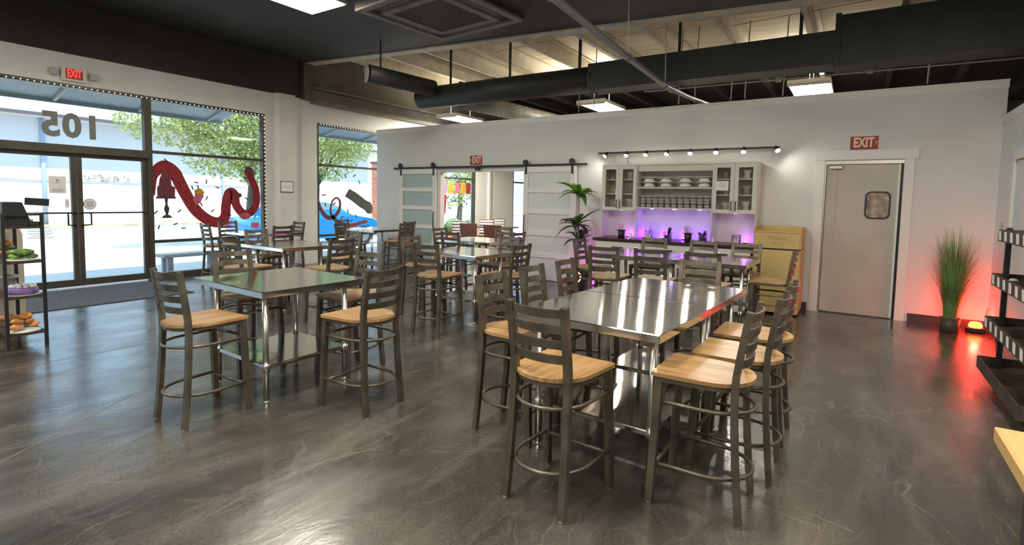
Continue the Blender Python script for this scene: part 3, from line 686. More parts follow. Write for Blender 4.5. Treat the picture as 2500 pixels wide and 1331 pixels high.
# dishes
def bowl_mb(): return MB().lathe([(0.04, 0.0), (0.05, 0.004), (0.085, 0.035), (0.105, 0.055), (0.100, 0.057), (0.08, 0.037), (0.045, 0.010), (0.0, 0.008)][:7], 18)
bu, pu = [], []
bp_ = tag(MB().lathe([(0.092, 0.0), (0.088, 0.010), (0.066, 0.048), (0.052, 0.058), (0.0005, 0.060)], 18).build('bowl', 'porcelain'), 'x', 'bowl', 'porcelain bowls on the hutch shelf')
pp_ = tag(MB().lathe([(0.08, 0.0), (0.11, 0.003), (0.140, 0.010), (0.142, 0.014), (0.10, 0.012), (0.0005, 0.012)], 20).build('plate', 'porcelain'), 'x', 'plate', 'porcelain plates on the hutch shelf')
for i, x in enumerate((-2.86, -2.59, -2.285, -2.00)):
    who = ('next to the glass-door cabinet by the plant', 'second from the plant-side cabinet', 'second from the bin-side cabinet', 'next to the glass-door cabinet by the bin')[i]
    z = 1.736
    for k in range(2):
        place(pp_, pu, (x, P_Y-0.19, z), 0, 'white plate, '+('bottom', 'middle')[k]+' plate of the stack '+who); z += 0.0145
        place(bp_, bu, (x, P_Y-0.19, z), 0, 'upturned white bowl, '+('lower', 'top')[k]+' bowl of the stack '+who); z += 0.061
    place(pp_, pu, (x, P_Y-0.19, z), 0, 'white plate laid on top of the stack '+who)
for o_ in [bp_, pp_]: pass
# glasses: two tiers of tumblers on the lower shelf
gl = thing('glass_tumbler', 'x', 'glass', (0, 0, 0), 0, 'tumblers stacked on the lower hutch shelf')
MB().lathe([(0.034, 0), (0.040, 0.004), (0.045, 0.095), (0.042, 0.095), (0.036, 0.012), (0.0005, 0.012)], 12).build('cup', 'glassware', gl)
MB().lathe([(0.0440, 0.050), (0.0450, 0.051), (0.0462, 0.064), (0.0452, 0.065)], 12, caps=False).build('band', 'cup_dark', gl)
gu = []
for j in range(11):
    for k in range(2):
        place(gl, gu, (-2.94+0.1*j, HF+0.10, 1.4185+0.0958*k), 0, 'small clear tumbler with a dark band in the '+('lower', 'upper')[k]+' tier of the hutch shelf')
# dishes behind the glass doors
for i, (x, z, hh, r) in enumerate(((-3.44, 1.8685, 0.1, 0.05), (-3.20, 1.8685, 0.12, 0.06), (-3.42, 1.634, 0.07, 0.09), (-3.19, 1.634, 0.17, 0.08), (-3.43, 1.3855, 0.12, 0.06), (-3.19, 1.3855, 0.16, 0.08),
                                   (-1.70, 1.8685, 0.10, 0.05), (-1.40, 1.8685, 0.14, 0.08), (-1.68, 1.634, 0.05, 0.07), (-1.40, 1.634, 0.13, 0.08), (-1.68, 1.3855, 0.13, 0.07), (-1.40, 1.3855, 0.15, 0.07))):
    nm = ('plant-side', 'bin-side')[i//6]; sh = ('top', 'middle', 'bottom')[(i % 6)//2]; dd = ('plant', 'bin')[i % 2]
    tag(MB().lathe([(r*0.6, 0), (r*0.75, 0.004), (r*0.55, hh*0.5), (r, hh*0.9), (r*0.95, hh), (0.0005, hh*0.95)], 14).build('serving_dish', 'porcelain' if i % 3 else 'glassware', None, (x, P_Y-0.15, z)),
        'pale dish, %s shelf of the %s glass cabinet, %s half' % (sh, nm, dd), 'dish', 'dishes behind the hutch glass doors')
# utensil holders with purple lamps behind them
def holder(x, y, style, label, n, hgt):
    t = thing('utensil_holder', label, 'holder', (x, y, 0.9055), 0, 'utensil holders on the counter')
    w = 0.052
    if style == 'cup':
        MB().lathe([(0.052, 0), (0.056, 0.13), (0.052, 0.13), (0.048, 0.006), (0.0005, 0.006)], 14).build('cup', 'plastic_black', t)
        MB().box((-0.065, -0.065, 0.128), (0.065, 0.065, 0.136)).build('rim', 'plastic_black', t)
    else:
        MB().box((-w, -w, 0), (w, w, 0.006)).build('base', 'black_metal', t)
        for z in (0.035, 0.07, 0.10, 0.135):
            r = 0.003 if z < 0.13 else 0.005
            MB().tube([(-w, -w, z), (w, -w, z), (w, w, z), (-w, w, z)], r, 5, closed=True).build('wire_ring', 'black_metal', t)
        for k in range(4):
            a = [(-w, -w), (w, -w), (w, w), (-w, w)][k]; b = [(-w, -w), (w, -w), (w, w), (-w, w)][(k+1) % 4]
            for f in (0, 0.33, 0.66):
                p = (a[0]+(b[0]-a[0])*f, a[1]+(b[1]-a[1])*f)
                MB().cyl((p[0], p[1], 0.003), (p[0], p[1], 0.135), 0.0025, 5).build('wire', 'black_metal', t)
        MB().box((-w+0.012, -w+0.012, 0.007), (w-0.012, w-0.012, 0.085)).build('packet_stack', 'cup_dark' if style == 'dark' else 'paper', t)
    for k in range(n):
        a = random.uniform(-0.022, 0.022); b = random.uniform(-0.022, 0.022); l = hgt*random.uniform(0.85, 1.1)
        MB().tube([(a, b, 0.09), (a+a*2.2, b*1.8, l)], 0.0065, 6).build('straw' if style != 'dark' else 'utensil', 'straw_pink' if style != 'dark' else 'plastic_black', t)
YC = P_Y-0.40
holder(-3.23, YC, 'cup', 'black cup of pink straws on the counter, closest to the tall plant', 12, 0.23)
holder(-2.79, YC+0.05, 'wire', 'wire caddy of white packets and straws under the hutch shelf', 7, 0.20)
holder(-2.47, YC, 'dark', 'wire caddy of dark utensils under the hutch shelf', 6, 0.20)
holder(-2.16, YC, 'cup', 'black cup of thin sticks under the hutch shelf', 12, 0.23)
holder(-1.94, YC, 'dark', 'wire caddy of dark cutlery under the hutch shelf, closest to the divider', 9, 0.17)
holder(-1.47, YC, 'wire', 'wire caddy standing alone on the counter beside the yellow bin', 4, 0.15)
for i, x in enumerate((-3.22, -2.93, -2.63, -2.31, -2.03, -1.40)):
    who = ('by the pink straws', 'between the two wire caddies', 'between the dark utensils and the sticks', 'by the cup of sticks', 'by the divider', 'by the yellow bin')[i]
    t = thing('uplight', 'small purple glowing puck light on the counter '+who, 'light', (x, P_Y-0.085, 0.9055), 0, 'purple counter lights')
    MB().lathe([(0.028, 0), (0.03, 0.015), (0.026, 0.02)], 12).build('base', 'plastic_black', t)
    MB().lathe([(0.024, 0.02), (0.02, 0.026), (0.0005, 0.028)], 12).build('lens', 'led_purple', t)
    d = bpy.data.lights.new('uplight_lamp', 'POINT'); d.energy = 1.5 if i not in (0, 5) else 0.8; d.color = (0.20, 0.01, 1.0) if i not in (0, 5) else (0.50, 0.05, 1.0); d.shadow_soft_size = 0.025
    lo = bpy.data.objects.new('uplight_lamp', d); C.objects.link(lo); lo.parent = t; lo.location = (0, 0, 0.05)
for x, lb in ((-3.08, 'tiny white figurine beside the cup of pink straws'), (-1.80, 'tiny pink figurine beside the hutch divider')):
    tag(MB().lathe([(0.025, 0), (0.03, 0.01), (0.022, 0.035), (0.014, 0.045), (0.024, 0.06), (0.02, 0.08), (0.0005, 0.088)], 12).build('figurine', 'porcelain', None, (x, YC+0.02, 0.9055)), lb, 'figurine')
# track light
t = thing('track_light', 'black track light bar with eight glowing heads above the hutch', 'light', (-2.40, P_Y-0.1, 2.31))
q = Vector((2.40, -(P_Y-0.1), -2.31))
def TL(nm, mb, mt, par=None): return mb.build(nm, mt, par or t, loc=(0, 0, 0) if par else q)
TL('rail', MB().box((-3.80, P_Y-0.13, 2.305), (-1.0, P_Y-0.09, 2.335)), 'black_metal')
for x in (-3.3, -1.5): TL('bracket', MB().box((x-0.015, P_Y-0.10, 2.31), (x+0.015, YB, 2.33)), 'black_metal')
TL('cord', MB().tube([(-3.35, P_Y-0.09, 2.31), (-3.33, P_Y-0.03, 2.28), (-3.30, P_Y-0.02, 2.115)], 0.005, 5), 'black_metal')
for i, x in enumerate((-3.64, -3.285, -2.95, -2.60, -2.247, -1.864, -1.472, -1.043)):
    tx = x+(-0.25, 0.05, 0.0, -0.1, 0.1, 0.1, 0.05, 0.35)[i]
    p0 = Vector((x, P_Y-0.13, 2.315)); dr = (Vector((tx, P_Y-0.75, 1.7))-p0).normalized()
    a, b = p0-dr*0.02, p0+dr*0.08
    h = TL('head', MB().tube([a, b], [0.022, 0.036], 12, caps=False).tube([a-dr*0.002, a], [0.002, 0.022], 12, caps=False), 'black_metal')
    TL('bulb', MB().tube([b-dr*0.018, b-dr*0.008, b], [0.030, 0.031, 0.012], 12), 'bulb_white', h)
    l = lamp('head_lamp', 'SPOT', b+dr*0.02, (9 if i == 0 else 6) if i in (0, 7) else 20, (1.0, 0.95, 0.82), 0.03, (x+(-0.5, 0, 0, -0.1, 0, 0.1, 0.2, 0.6)[i], P_Y-0.32 if i in (0, 7) else P_Y-0.5, 1.7), None, spot=R(165), blend=1.0)
    l.parent = h; l.matrix_parent_inverse = Matrix.Translation(-q).inverted() @ Matrix.Translation((0, 0, 0)) if False else Matrix.Identity(4)
    # head sits in the same shifted frame as the rail, so the lamp uses world numbers too

# yellow bin
t = thing('waste_bin', 'tall pale wood waste bin lettered THANK YOU beside the counter', 'bin', (-0.905, 8.13, 0))
MB().box((-0.285, -0.22, 0.03), (0.285, 0.40, 0.10)).build('plinth', 'bin_wood', t)
MB().bbox((-0.29, -0.22, 0.10), (0.29, 0.40, 0.885), 0.004).build('body', 'bin_wood', t)
MB().bbox((-0.275, -0.235, 0.12), (0.275, -0.221, 0.86), 0.003).build('door', 'bin_wood', t)
fl = MB().bbox((-0.275, -0.235, 0.905), (0.275, -0.221, 1.115), 0.003).build('flap', 'bin_wood', t)
MB().box((-0.28, -0.21, 0.884), (0.28, 0.39, 0.906)).build('slot', 'black_metal', t)
MB().box((-0.29, -0.22, 0.905), (0.29, 0.40, 1.12)).build('hood', 'bin_wood', t)
MB().box((-0.29, -0.24, 1.12), (0.29, 0.40, 1.135)).build('tray', 'bin_wood', t)
MB().box((-0.29, -0.22, 1.135), (-0.275, 0.40, 1.19)).box((0.275, -0.22, 1.135), (0.29, 0.40, 1.19)).box((-0.275, 0.385, 1.135), (0.275, 0.40, 1.19)).build('tray_rim', 'bin_wood', t)
text('THANK', 0.075, (0, -0.237, 1.045), (PI/2, 0, 0), 'bin_text', fl, 'lettering', 0.001)
text('YOU', 0.075, (0, -0.237, 0.965), (PI/2, 0, 0), 'bin_text', fl, 'lettering', 0.001)

# ================================================================== SIGNS
def exit_sign(name, x0, x1, z0, z1, left, label):
    cx, cz = (x0+x1)/2, (z0+z1)/2
    t = thing(name, label, 'sign', (cx, P_Y-0.006, cz))
    MB().box((x0-cx, -0.004, z0-cz), (x1-cx, 0.004, z1-cz)).build('panel', 'sign_red', t)
    text('EXIT', (z1-z0)*1.02, (0.02 if left else -0.005, -0.0045, 0), (PI/2, 0, 0), 'sign_cream', t, 'lettering', 0.001, sx=0.82*(x1-x0)/0.31*0.78, sy=1.0, bold=0.006)
    s = -1 if left else 1; ax = s*((x1-x0)/2-0.022)
    MB().prism([(ax-s*0.012, -0.028), (ax-s*0.004, -0.028), (ax+s*0.012, 0), (ax-s*0.004, 0.028), (ax-s*0.012, 0.028), (ax+s*0.003, 0)][::s], -0.0055, -0.004, 'y').build('chevron', 'sign_cream', t)
exit_sign('exit_sign', -0.149, 0.163, 2.262, 2.435, False, 'red EXIT sign with right arrow above the kitchen door')
exit_sign('exit_sign', -6.685, -6.385, 2.188, 2.37, True, 'red EXIT sign with left arrow above the barn door opening')
t = thing('lit_exit_sign', 'glowing red EXIT box sign with two emergency lamps over the entrance', 'sign', (W_IN, 3.13, 3.27))
MB().bbox((0.002, -0.155, -0.11), (0.05, 0.155, 0.105), 0.006).build('housing', 'sign_body', t)
MB().box((0.05, -0.105, -0.075), (0.0525, 0.105, 0.075)).build('face', 'sign_red', t)
text('EXIT', 0.165, (0.054, 0, 0), (PI/2, 0, PI/2), 'exit_red', t, 'lettering', 0.002, sx=0.52, bold=0.005)
for s in (-1, 1):
    a = MB().cyl((0.025, s*0.155, 0.0), (0.035, s*0.19, 0.0), 0.012, 8).build('arm', 'plastic_grey', t)
    MB().bbox((0.02, s*0.19 if s > 0 else -0.29, -0.05), (0.075, 0.29 if s > 0 else -0.19, 0.05), 0.012).build('emergency_lamp', 'plastic_grey', a)
# 105 on the transom (reads correctly from outside)
tag(text('105', 0.49, (W_IN-0.078, 3.115, 2.485), (PI/2, 0, PI/2), 'decal_grey', None, 'door_number', 0.001, sx=-0.95, bold=0.020, space=1.12), 'dark vinyl number 105 seen in reverse on the transom glass', 'decal')
def flat_sign(name, y0, y1, z0, z1, mt, label, lines=(), x=W_IN-0.054, lm='print_grey', cat='sign', tilt=0):
    cy, cz = (y0+y1)/2, (z0+z1)/2
    t = thing(name, label, cat, (x, cy, cz)); 
    t.rotation_euler = (R(tilt), 0, 0)
    MB().box((0, y0-cy, z0-cz), (0.003, y1-cy, z1-cz)).build('sheet', mt, t)
    for (a, b, h, w) in lines:
        MB().box((0.003, a-w/2, b-h/2), (0.004, a+w/2, b+h/2)).build('print_line', lm, t)
    return t
flat_sign('door_notice', 2.80, 3.005, 1.465, 1.72, 'paper', 'white square notice with small print on the glass door', [(0, 0.03, 0.008, 0.07), (0, -0.07, 0.008, 0.13), (0, -0.09, 0.008, 0.16), (0, -0.107, 0.006, 0.13), (0, 0.065, 0.03, 0.03)])
flat_sign('hanging_placard', 2.515, 2.795, 1.28, 1.385, 'plastic_black', 'dark hanging placard on the glass door below the white notice', tilt=-4)
flat_sign('door_label', 2.985, 3.035, 1.245, 1.375, 'paper', 'narrow white label on the door beside the meeting stiles', [(0, 0.03, 0.006, 0.03), (0, 0.0, 0.006, 0.03), (0, -0.03, 0.006, 0.03)])
t = thing('round_sticker', 'round white sticker with dark rim and small print on the glass door', 'sticker', (W_IN-0.054, 3.295, 1.30))
MB().cyl((0, 0, 0), (0.003, 0, 0), 0.085, 28).build('rim', 'plastic_black', t); MB().cyl((0.003, 0, 0), (0.0045, 0, 0), 0.078, 28).build('disc', 'paper', t)
for b, w in ((0.035, 0.08), (0.012, 0.09), (-0.014, 0.10), (-0.038, 0.07)): MB().box((0.0045, -w/2, b-0.006), (0.005, w/2, b+0.006)).build('print_line', 'print_grey', t)
flat_sign('etched_notice', 2.49, 2.86, 0.77, 0.94, 'window_glass', 'faint clear etched notice low on the glass door', [(0, 0.04, 0.01, 0.28), (0, 0.005, 0.01, 0.30), (0, -0.03, 0.01, 0.22), (0, -0.06, 0.01, 0.30)], lm='print_faint', cat='sticker')
t = thing('framed_notice', 'small black framed white certificate on the white pilaster', 'frame', (W_IN+0.026, 6.68, 1.675))
MB().box((0, -0.15, -0.115), (0.012, 0.15, 0.115)).build('frame', 'plastic_black', t); MB().box((0.012, -0.137, -0.102), (0.014, 0.137, 0.102)).build('sheet', 'paper', t)
for b, w in ((0.02, 0.16), (0.0, 0.18), (-0.02, 0.14)): MB().box((0.014, -w/2, b-0.004), (0.0145, w/2, b+0.004)).build('print_line', 'print_faint', t)
tag(MB().bbox((-0.009, -0.04, -0.06), (0, 0.04, 0.06), 0.003).build('light_switch', 'plastic_grey', None, (1.3885, 8.21, 1.28)), 'grey switch plate on the pale side wall', 'switch')

# ================================================================== PAINTED WINDOWS
def smooth(pts, k=6):
    out = []; n = len(pts)
    for i in range(n-1):
        p0, p1, p2, p3 = [Vector(pts[max(0, min(n-1, j))]) for j in (i-1, i, i+1, i+2)]
        for s in range(k):
            u = s/k
            out.append(0.5*((2*p1)+(p2-p0)*u+(2*p0-5*p1+4*p2-p3)*u*u+(3*p1-p0-3*p2+p3)*u**3))
    out.append(Vector(pts[-1])); return out
XG0, XG1 = -0.004, 0.0
def paint(name, label, cy): return thing(name, label, 'painting', (W_IN-0.075, cy, 1.4))
def PT(par, nm, mb, mt):
    o = mb.build(nm, mt, par); o.location = (0, -par.location.y, -1.4); return o
pw = paint('window_painting', 'painted red candy swirl, cake stand and sprinkles on the window glass', 5.15)
sw = smooth([(4.20, 1.45), (4.22, 1.80), (4.38, 1.95), (4.55, 1.85), (4.70, 1.55), (4.88, 1.22), (5.10, 1.02), (5.30, 0.96), (5.43, 1.06), (5.46, 1.30), (5.52, 1.52), (5.62, 1.50), (5.66, 1.28), (5.80, 1.12), (5.97, 1.16), (6.07, 1.35), (6.06, 1.60), (5.98, 1.80), (5.92, 1.93)])
ww = [(0.06+0.17*min(1, i/12)) if i < 20 else max(0.13, 0.23-0.0009*i) for i in range(len(sw))]
PT(pw, 'swirl', MB().ribbon(sw, ww, XG0, XG1), 'paint_red')
PT(pw, 'swirl_tip', MB().prism([(5.92+0.09*math.cos(a*PI/8), 1.95+0.10*math.sin(a*PI/8)) for a in range(16)], XG0-0.001, XG1+0.001, 'x'), 'paint_maroon')
PT(pw, 'cake', MB().prism([(4.27, 1.43), (4.55, 1.43), (4.56, 1.60), (4.50, 1.63), (4.49, 1.78), (4.44, 1.86), (4.40, 1.88), (4.36, 1.86), (4.31, 1.74), (4.30, 1.63), (4.27, 1.60)][::-1], XG0-0.002, XG1+0.002, 'x'), 'paint_maroon')
PT(pw, 'cake_stand', MB().prism([(4.25, 1.40), (4.57, 1.40), (4.57, 1.43), (4.25, 1.43)], XG0-0.003, XG1+0.003, 'x').prism([(4.33, 1.06), (4.50, 1.06), (4.47, 1.10), (4.43, 1.12), (4.455, 1.22), (4.425, 1.30), (4.435, 1.40), (4.385, 1.40), (4.395, 1.30), (4.37, 1.22), (4.40, 1.12), (4.36, 1.10)], XG0-0.003, XG1+0.003, 'x'), 'paint_dark')
PT(pw, 'cupcake_top', MB().prism([(4.965+0.085*math.cos(a*PI/7)*(1+0.12*math.cos(5*a*PI/7)), 1.52+0.075*math.sin(a*PI/7)) for a in range(14)], XG0-0.002, XG1+0.002, 'x'), 'paint_yellow')
PT(pw, 'cupcake_base', MB().prism([(4.90, 1.28), (4.98, 1.33), (5.05, 1.47), (4.90, 1.50), (4.86, 1.38)], XG0-0.003, XG1+0.003, 'x'), 'paint_pink')
PT(pw, 'berry', MB().prism([(5.70+0.07*math.cos(a*PI/6), 1.48+0.05*math.sin(a*PI/6)) for a in range(12)], XG0-0.002, XG1+0.002, 'x'), 'paint_maroon')
PT(pw, 'rose', MB().prism([(5.83+0.11*math.cos(a*PI/6), 1.07+0.07*math.sin(a*PI/6)) for a in range(12)], XG0-0.002, XG1+0.002, 'x'), 'paint_pink')
def sprinkle(par, y, z, a, l=0.075, w=0.02):
    d = Vector((math.cos(R(a)), math.sin(R(a)))); nn = Vector((-d.y, d.x)); c = Vector((y, z))
    PT(par, 'sprinkle', MB().prism([c-d*l/2-nn*w/2, c+d*l/2-nn*w/2, c+d*l/2+nn*w/2, c-d*l/2+nn*w/2], XG0, XG1, 'x'), 'paint_dark')
for y, z, a in ((4.42, 2.07, -40), (4.24, 1.16, 40), (4.62, 1.18, 40), (4.28, 0.90, 70), (4.55, 0.95, 15), (4.68, 0.87, 0), (4.92, 1.70, -10), (5.10, 1.72, 85), (5.10, 1.42, 60), (5.00, 1.30, -65), (5.20, 1.18, 50), (5.52, 1.10, -35), (5.30, 1.62, -20), (5.86, 1.42, -35), (6.03, 1.05, 60), (5.55, 1.32, 60), (4.85, 1.60, -70), (4.95, 1.62, -75)):
    sprinkle(pw, y, z, a)
pw2 = paint('window_painting', 'painted dark cleaver, red loop and sprinkles on the window glass', 8.4)
lp = smooth([(7.50, 1.45), (7.58, 1.22), (7.75, 1.02), (7.95, 1.02), (8.10, 1.18), (8.12, 1.38), (8.02, 1.46), (7.90, 1.36), (7.86, 1.14), (7.95, 0.98), (8.15, 0.86), (8.45, 0.80), (8.75, 0.86), (8.95, 0.90)])
PT(pw2, 'loop', MB().ribbon(lp, [0.07+0.03*math.sin(i*0.12) for i in range(len(lp))], XG0, XG1), 'paint_maroon')
PT(pw2, 'cleaver', MB().prism([(8.27, 1.50), (8.40, 1.68), (8.62, 1.58), (8.92, 1.40), (9.05, 1.36), (9.12, 1.22), (9.08, 1.08), (8.96, 1.08), (8.85, 1.18), (8.72, 1.24), (8.50, 1.38)], XG0-0.002, XG1+0.002, 'x'), 'paint_dark')
for y, z, a in ((8.02, 2.05, -60), (8.28, 1.98, 90), (8.55, 2.0, 30), (8.70, 1.85, -65), (7.68, 1.52, 10), (7.72, 1.30, -80), (7.96, 1.32, 35), (8.35, 1.15, -80), (8.60, 1.02, -55), (8.18, 1.0, 50), (8.45, 0.92, 30), (8.98, 0.78, -55)):
    sprinkle(pw2, y, z, a, 0.10, 0.026)
pw3 = paint('window_painting', 'colourful painted banner and sprinkles on the window beyond the barn doors', 12.4)
for k, (y, mt) in enumerate(((11.85, 'paint_purple'), (12.15, 'paint_yellow'), (12.45, 'paint_pink'), (12.72, 'paint_yellow'), (12.98, 'paint_red'))):
    PT(pw3, 'banner_shape', MB().prism([(y-0.11, 1.65), (y+0.11, 1.65), (y+0.11, 1.98), (y-0.11, 1.98)], XG0, XG1, 'x'), mt)
PT(pw3, 'cup_shape', MB().prism([(11.75, 1.05), (11.90, 1.05), (11.95, 1.60), (11.72, 1.60)], XG0, XG1, 'x'), 'paint_red')
for k in range(10): sprinkle(pw3, 12.0+0.1*k, 1.2+0.4*random.random(), random.uniform(0, 180), 0.12, 0.03)
# fairy lights
def fairy(name, pts, label, step):
    t = thing(name, label, 'string light', pts[0])
    off = -Vector(pts[0])
    MB().tube(pts, 0.004, 5).build('cord', 'plastic_black', t, loc=off)
    m = MB()
    for a, b in zip(pts[:-1], pts[1:]):
        a, b = Vector(a), Vector(b); n = int((b-a).length/step)
        for i in range(n):
            p = a+(b-a)*(i+0.5)/n; m.lathe([(0.0005, -0.008), (0.007, -0.003), (0.007, 0.003), (0.0005, 0.008)], 6, (p.x+0.012, p.y, p.z))
    o = m.build('bulbs', 'fairy', t, loc=off); o['kind'] = 'stuff'
fairy('string_light', [(W_IN+0.012, 0.5, 3.085), (W_IN+0.012, 6.20, 3.085), (W_IN+0.012, 6.20, 0.1)], 'warm string lights edging the entrance and candy swirl windows', 0.075)
fairy('string_light', [(W_IN+0.012, 7.50, 3.085), (W_IN+0.012, 9.60, 3.085)], 'warm string lights along the head of the cleaver window', 0.075)
fairy('string_light', [(W_IN+0.012, 13.22, 2.60), (W_IN+0.012, 13.22, 0.3)], 'warm string lights down the window beyond the barn doors', 0.09)
tag(MB().bbox((-9.92, 1.9, 0.0), (-8.37, 3.98, 0.012), 0.004).build('door_mat', 'mat_fabric', None), 'long dark grey ribbed entrance mat', 'mat')

# ================================================================== CEILING EQUIPMENT
# ducts
t = thing('main_duct', 'long black rectangular air duct hung above the partition wall', 'duct', (-3.0, 7.75, 3.25)); q = (3.0, -7.75, -3.25)
m = MB()
for (xa, xb, z0, z1) in ((-3.65, -0.34, 3.225, 3.63), (-0.34, 5.9, 3.20, 3.80)): m.box((xa, 7.62, z0), (xb, 8.05, z1))
m.build('box_section', 'duct_black', t, loc=q)
MB().cyl((-7.35, 7.83, 3.46), (-3.63, 7.83, 3.43), 0.205, 24).build('round_section', 'duct_black', t, loc=q)
MB().box((-0.36, 7.60, 3.19), (-0.30, 8.07, 3.82)).build('collar', 'duct_black', t, loc=q)
MB().cyl((-3.67, 7.83, 3.43), (-3.60, 7.83, 3.43), 0.22, 24).build('collar', 'duct_black', t, loc=q)
for x in (-6.6, -5.25, -3.9, -2.3, -0.75):
    MB().box((x-0.02, 7.82, 3.5), (x+0.02, 7.84, zc(x)+0.3)).build('hanger_strap', 'black_metal', t, loc=q)
t = thing('branch_duct', 'short round black duct running back to the main duct', 'duct', (-7.0, 6.9, 3.55)); q = (7.0, -6.9, -3.55)
MB().cyl((-7.12, 6.25, 3.60), (-6.79, 7.55, 3.545), 0.15, 20).build('tube', 'duct_black', t, loc=q)
MB().cyl((-7.13, 6.23, 3.60), (-7.12, 6.25, 3.60), 0.16, 20).build('end_cap', 'duct_grey', t, loc=q)
MB().box((-7.07, 6.49, 3.7), (-7.05, 6.51, zc(-7)+0.02)).build('hanger_strap', 'black_metal', t, loc=q)
t = thing('spiral_duct', 'grey spiral seamed round duct behind the main duct', 'duct', (-6.4, 9.5, 3.45)); q = (6.4, -9.5, -3.45)
MB().cyl((-6.6, 8.06, 3.42), (-6.1, 13.5, 3.42), 0.17, 20).build('tube', 'duct_grey', t, loc=q)
for k in range(26):
    f = k/26; MB().tube([(-6.6+0.5*f+0.172*math.cos(a*PI/8), 8.08+5.4*f, 3.42+0.172*math.sin(a*PI/8)) for a in range(16)], 0.006, 4, closed=True).build('seam', 'duct_grey', t, loc=q)
# sprinkler pipe
t = thing('sprinkler_pipe', 'grey sprinkler pipe crossing below the black ceiling', 'pipe', (-2.6, 6.5, 3.5)); q = (2.6, -6.5, -3.5)
MB().tube([(-2.10, 1.5, 3.16), (-2.18, 3.95, 3.15), (-2.31, 5.85, 3.15), (-2.37, 7.56, 3.14), (-2.30, 8.40, 3.13), (-2.12, 9.4, 3.12), (-1.9, 11.0, 3.12)], 0.036, 12).build('pipe', 'pipe_grey', t, loc=q)
for (x, y, z) in ((-2.17, 3.80, 3.15), (-2.31, 5.88, 3.15), (-2.37, 7.45, 3.14)):
    MB().cyl((x, y-0.03, z), (x, y+0.03, z), 0.046, 14).build('coupling', 'pipe_grey', t, loc=q)
    MB().cyl((x, y, z+0.03), (x-0.02, y, zc(x)+(0.0 if y < 7.1 else 0.33)), 0.007, 6).build('hanger_rod', 'plastic_grey', t, loc=q)
# conduit with junction boxes
t = thing('conduit', 'thin conduit with small junction boxes under the black duct', 'conduit', (-1.0, 8.35, 3.25)); q = (1.0, -8.35, -3.25)
MB().cyl((-3.0, 8.35, 3.27), (5.0, 8.35, 3.20), 0.010, 6).build('tube', 'plastic_grey', t, loc=q)
for x in (-2.55, -1.05, 0.02): MB().bbox((x-0.035, 8.32, 3.22), (x+0.035, 8.38, 3.33), 0.006).build('junction_box', 'plastic_grey', t, loc=q)
for i, x in enumerate((-4.35, -4.05, -2.55, -2.30, -1.75, -1.55, -1.03, 0.65)):
    tag(MB().cyl((0, 0, 0), (0.03, 0, zc(x)+0.34-3.1), 0.009, 6).build('hanger_rod', 'plastic_grey', None, (x, 8.75, 3.1)), 'thin steel hanger rod rising above the partition wall', 'rod', 'hanger rods above the partition')
# cassette air conditioner
t = thing('air_conditioner', 'square dark ceiling cassette air conditioner with slotted grille', 'air conditioner', (-4.86, 5.55, 3.95), R(-5))
S = 0.80
MB().box((-S, -S, 0.03), (S, S, 0.16)).build('case', 'black_paint', t)
m = MB()
for (a, b, c, d) in ((-S, -S, S, -S+0.10), (-S, S-0.10, S, S), (-S, -S+0.10, -S+0.10, S-0.10), (S-0.10, -S+0.10, S, S-0.10)): m.box((a, b, 0), (c, d, 0.035))
m.build('outer_frame', 'girt', t)
m = MB()
for (a, b, c, d) in ((-0.56, -0.56, 0.56, -0.46), (-0.56, 0.46, 0.56, 0.56), (-0.56, -0.46, -0.46, 0.46), (0.46, -0.46, 0.56, 0.46)): m.box((a, b, -0.01), (c, d, 0.035))
m.build('inner_frame', 'girt', t)
for a in (0, 90, 180, 270):
    MB().box((-0.5, 0.585, 0.012), (0.5, 0.665, 0.030)).build('louver', 'brown_wall', t, rot=(0, 0, R(a)))
MB().box((-0.46, -0.46, 0.0), (0.46, 0.46, 0.03)).build('grille', 'black_paint', t)
for a in (-1, 1):
    for b in (-1, 1): MB().cyl((a*0.7, b*0.7, 0.15), (a*0.7, b*0.7, 0.30), 0.012, 6).build('hanger_rod', 'plastic_grey', t)
# ceiling light panels
def panel(x, y, z, sx, sy, e, label, group, col=(1.0, 0.93, 0.80), tubes=False, top=None):
    t = thing('ceiling_light', label, 'light', (x, y, z), 0, group)
    MB().box((-sx/2-0.03, -sy/2-0.03, 0.012), (sx/2+0.03, sy/2+0.03, 0.075)).build('housing', 'plastic_grey', t)
    n = 5 if tubes else 1
    if tubes:
        for k in range(n):
            xx = -sx/2+sx*(k+0.5)/n
            MB().cyl((xx, -sy/2, 0), (xx, sy/2, 0), 0.022, 8).build('tube', 'bulb_white', t)
        for b in (-1, 1): MB().box((-sx/2-0.03, b*sy/2-0.01, -0.03), (sx/2+0.03, b*sy/2+0.01, 0.012)).build('end_plate', 'plastic_grey', t)
    else: MB().box((-sx/2, -sy/2, 0), (sx/2, sy/2, 0.012)).build('diffuser', 'tube_light', t)
    for a in (-1, 1): MB().cyl((0, a*sy*0.35, 0.07), (0, a*sy*0.35, (top or zc(x))-z), 0.006, 5).build('hanger_rod', 'plastic_grey', t)
    d = bpy.data.lights.new('panel_lamp', 'AREA'); d.shape = 'RECTANGLE'; d.size = sx; d.size_y = sy; d.energy = e; d.color = col
    lo = bpy.data.objects.new('panel_lamp', d); C.objects.link(lo); lo.parent = t; lo.location = (0, 0, -0.04)
    if tubes:
        d2 = d.copy(); d2.energy = 34 if x < -8 else 62; added_uplamp = bpy.data.objects.new('panel_lamp', d2); C.objects.link(added_uplamp); added_uplamp.parent = t; added_uplamp.location = (0, 0, 0.09); added_uplamp.rotation_euler = (PI, 0, 0)  # extra upward lamp added above the solid housing to brighten the roof insulation
    return t
g1 = 'ceiling lights over the seating area'
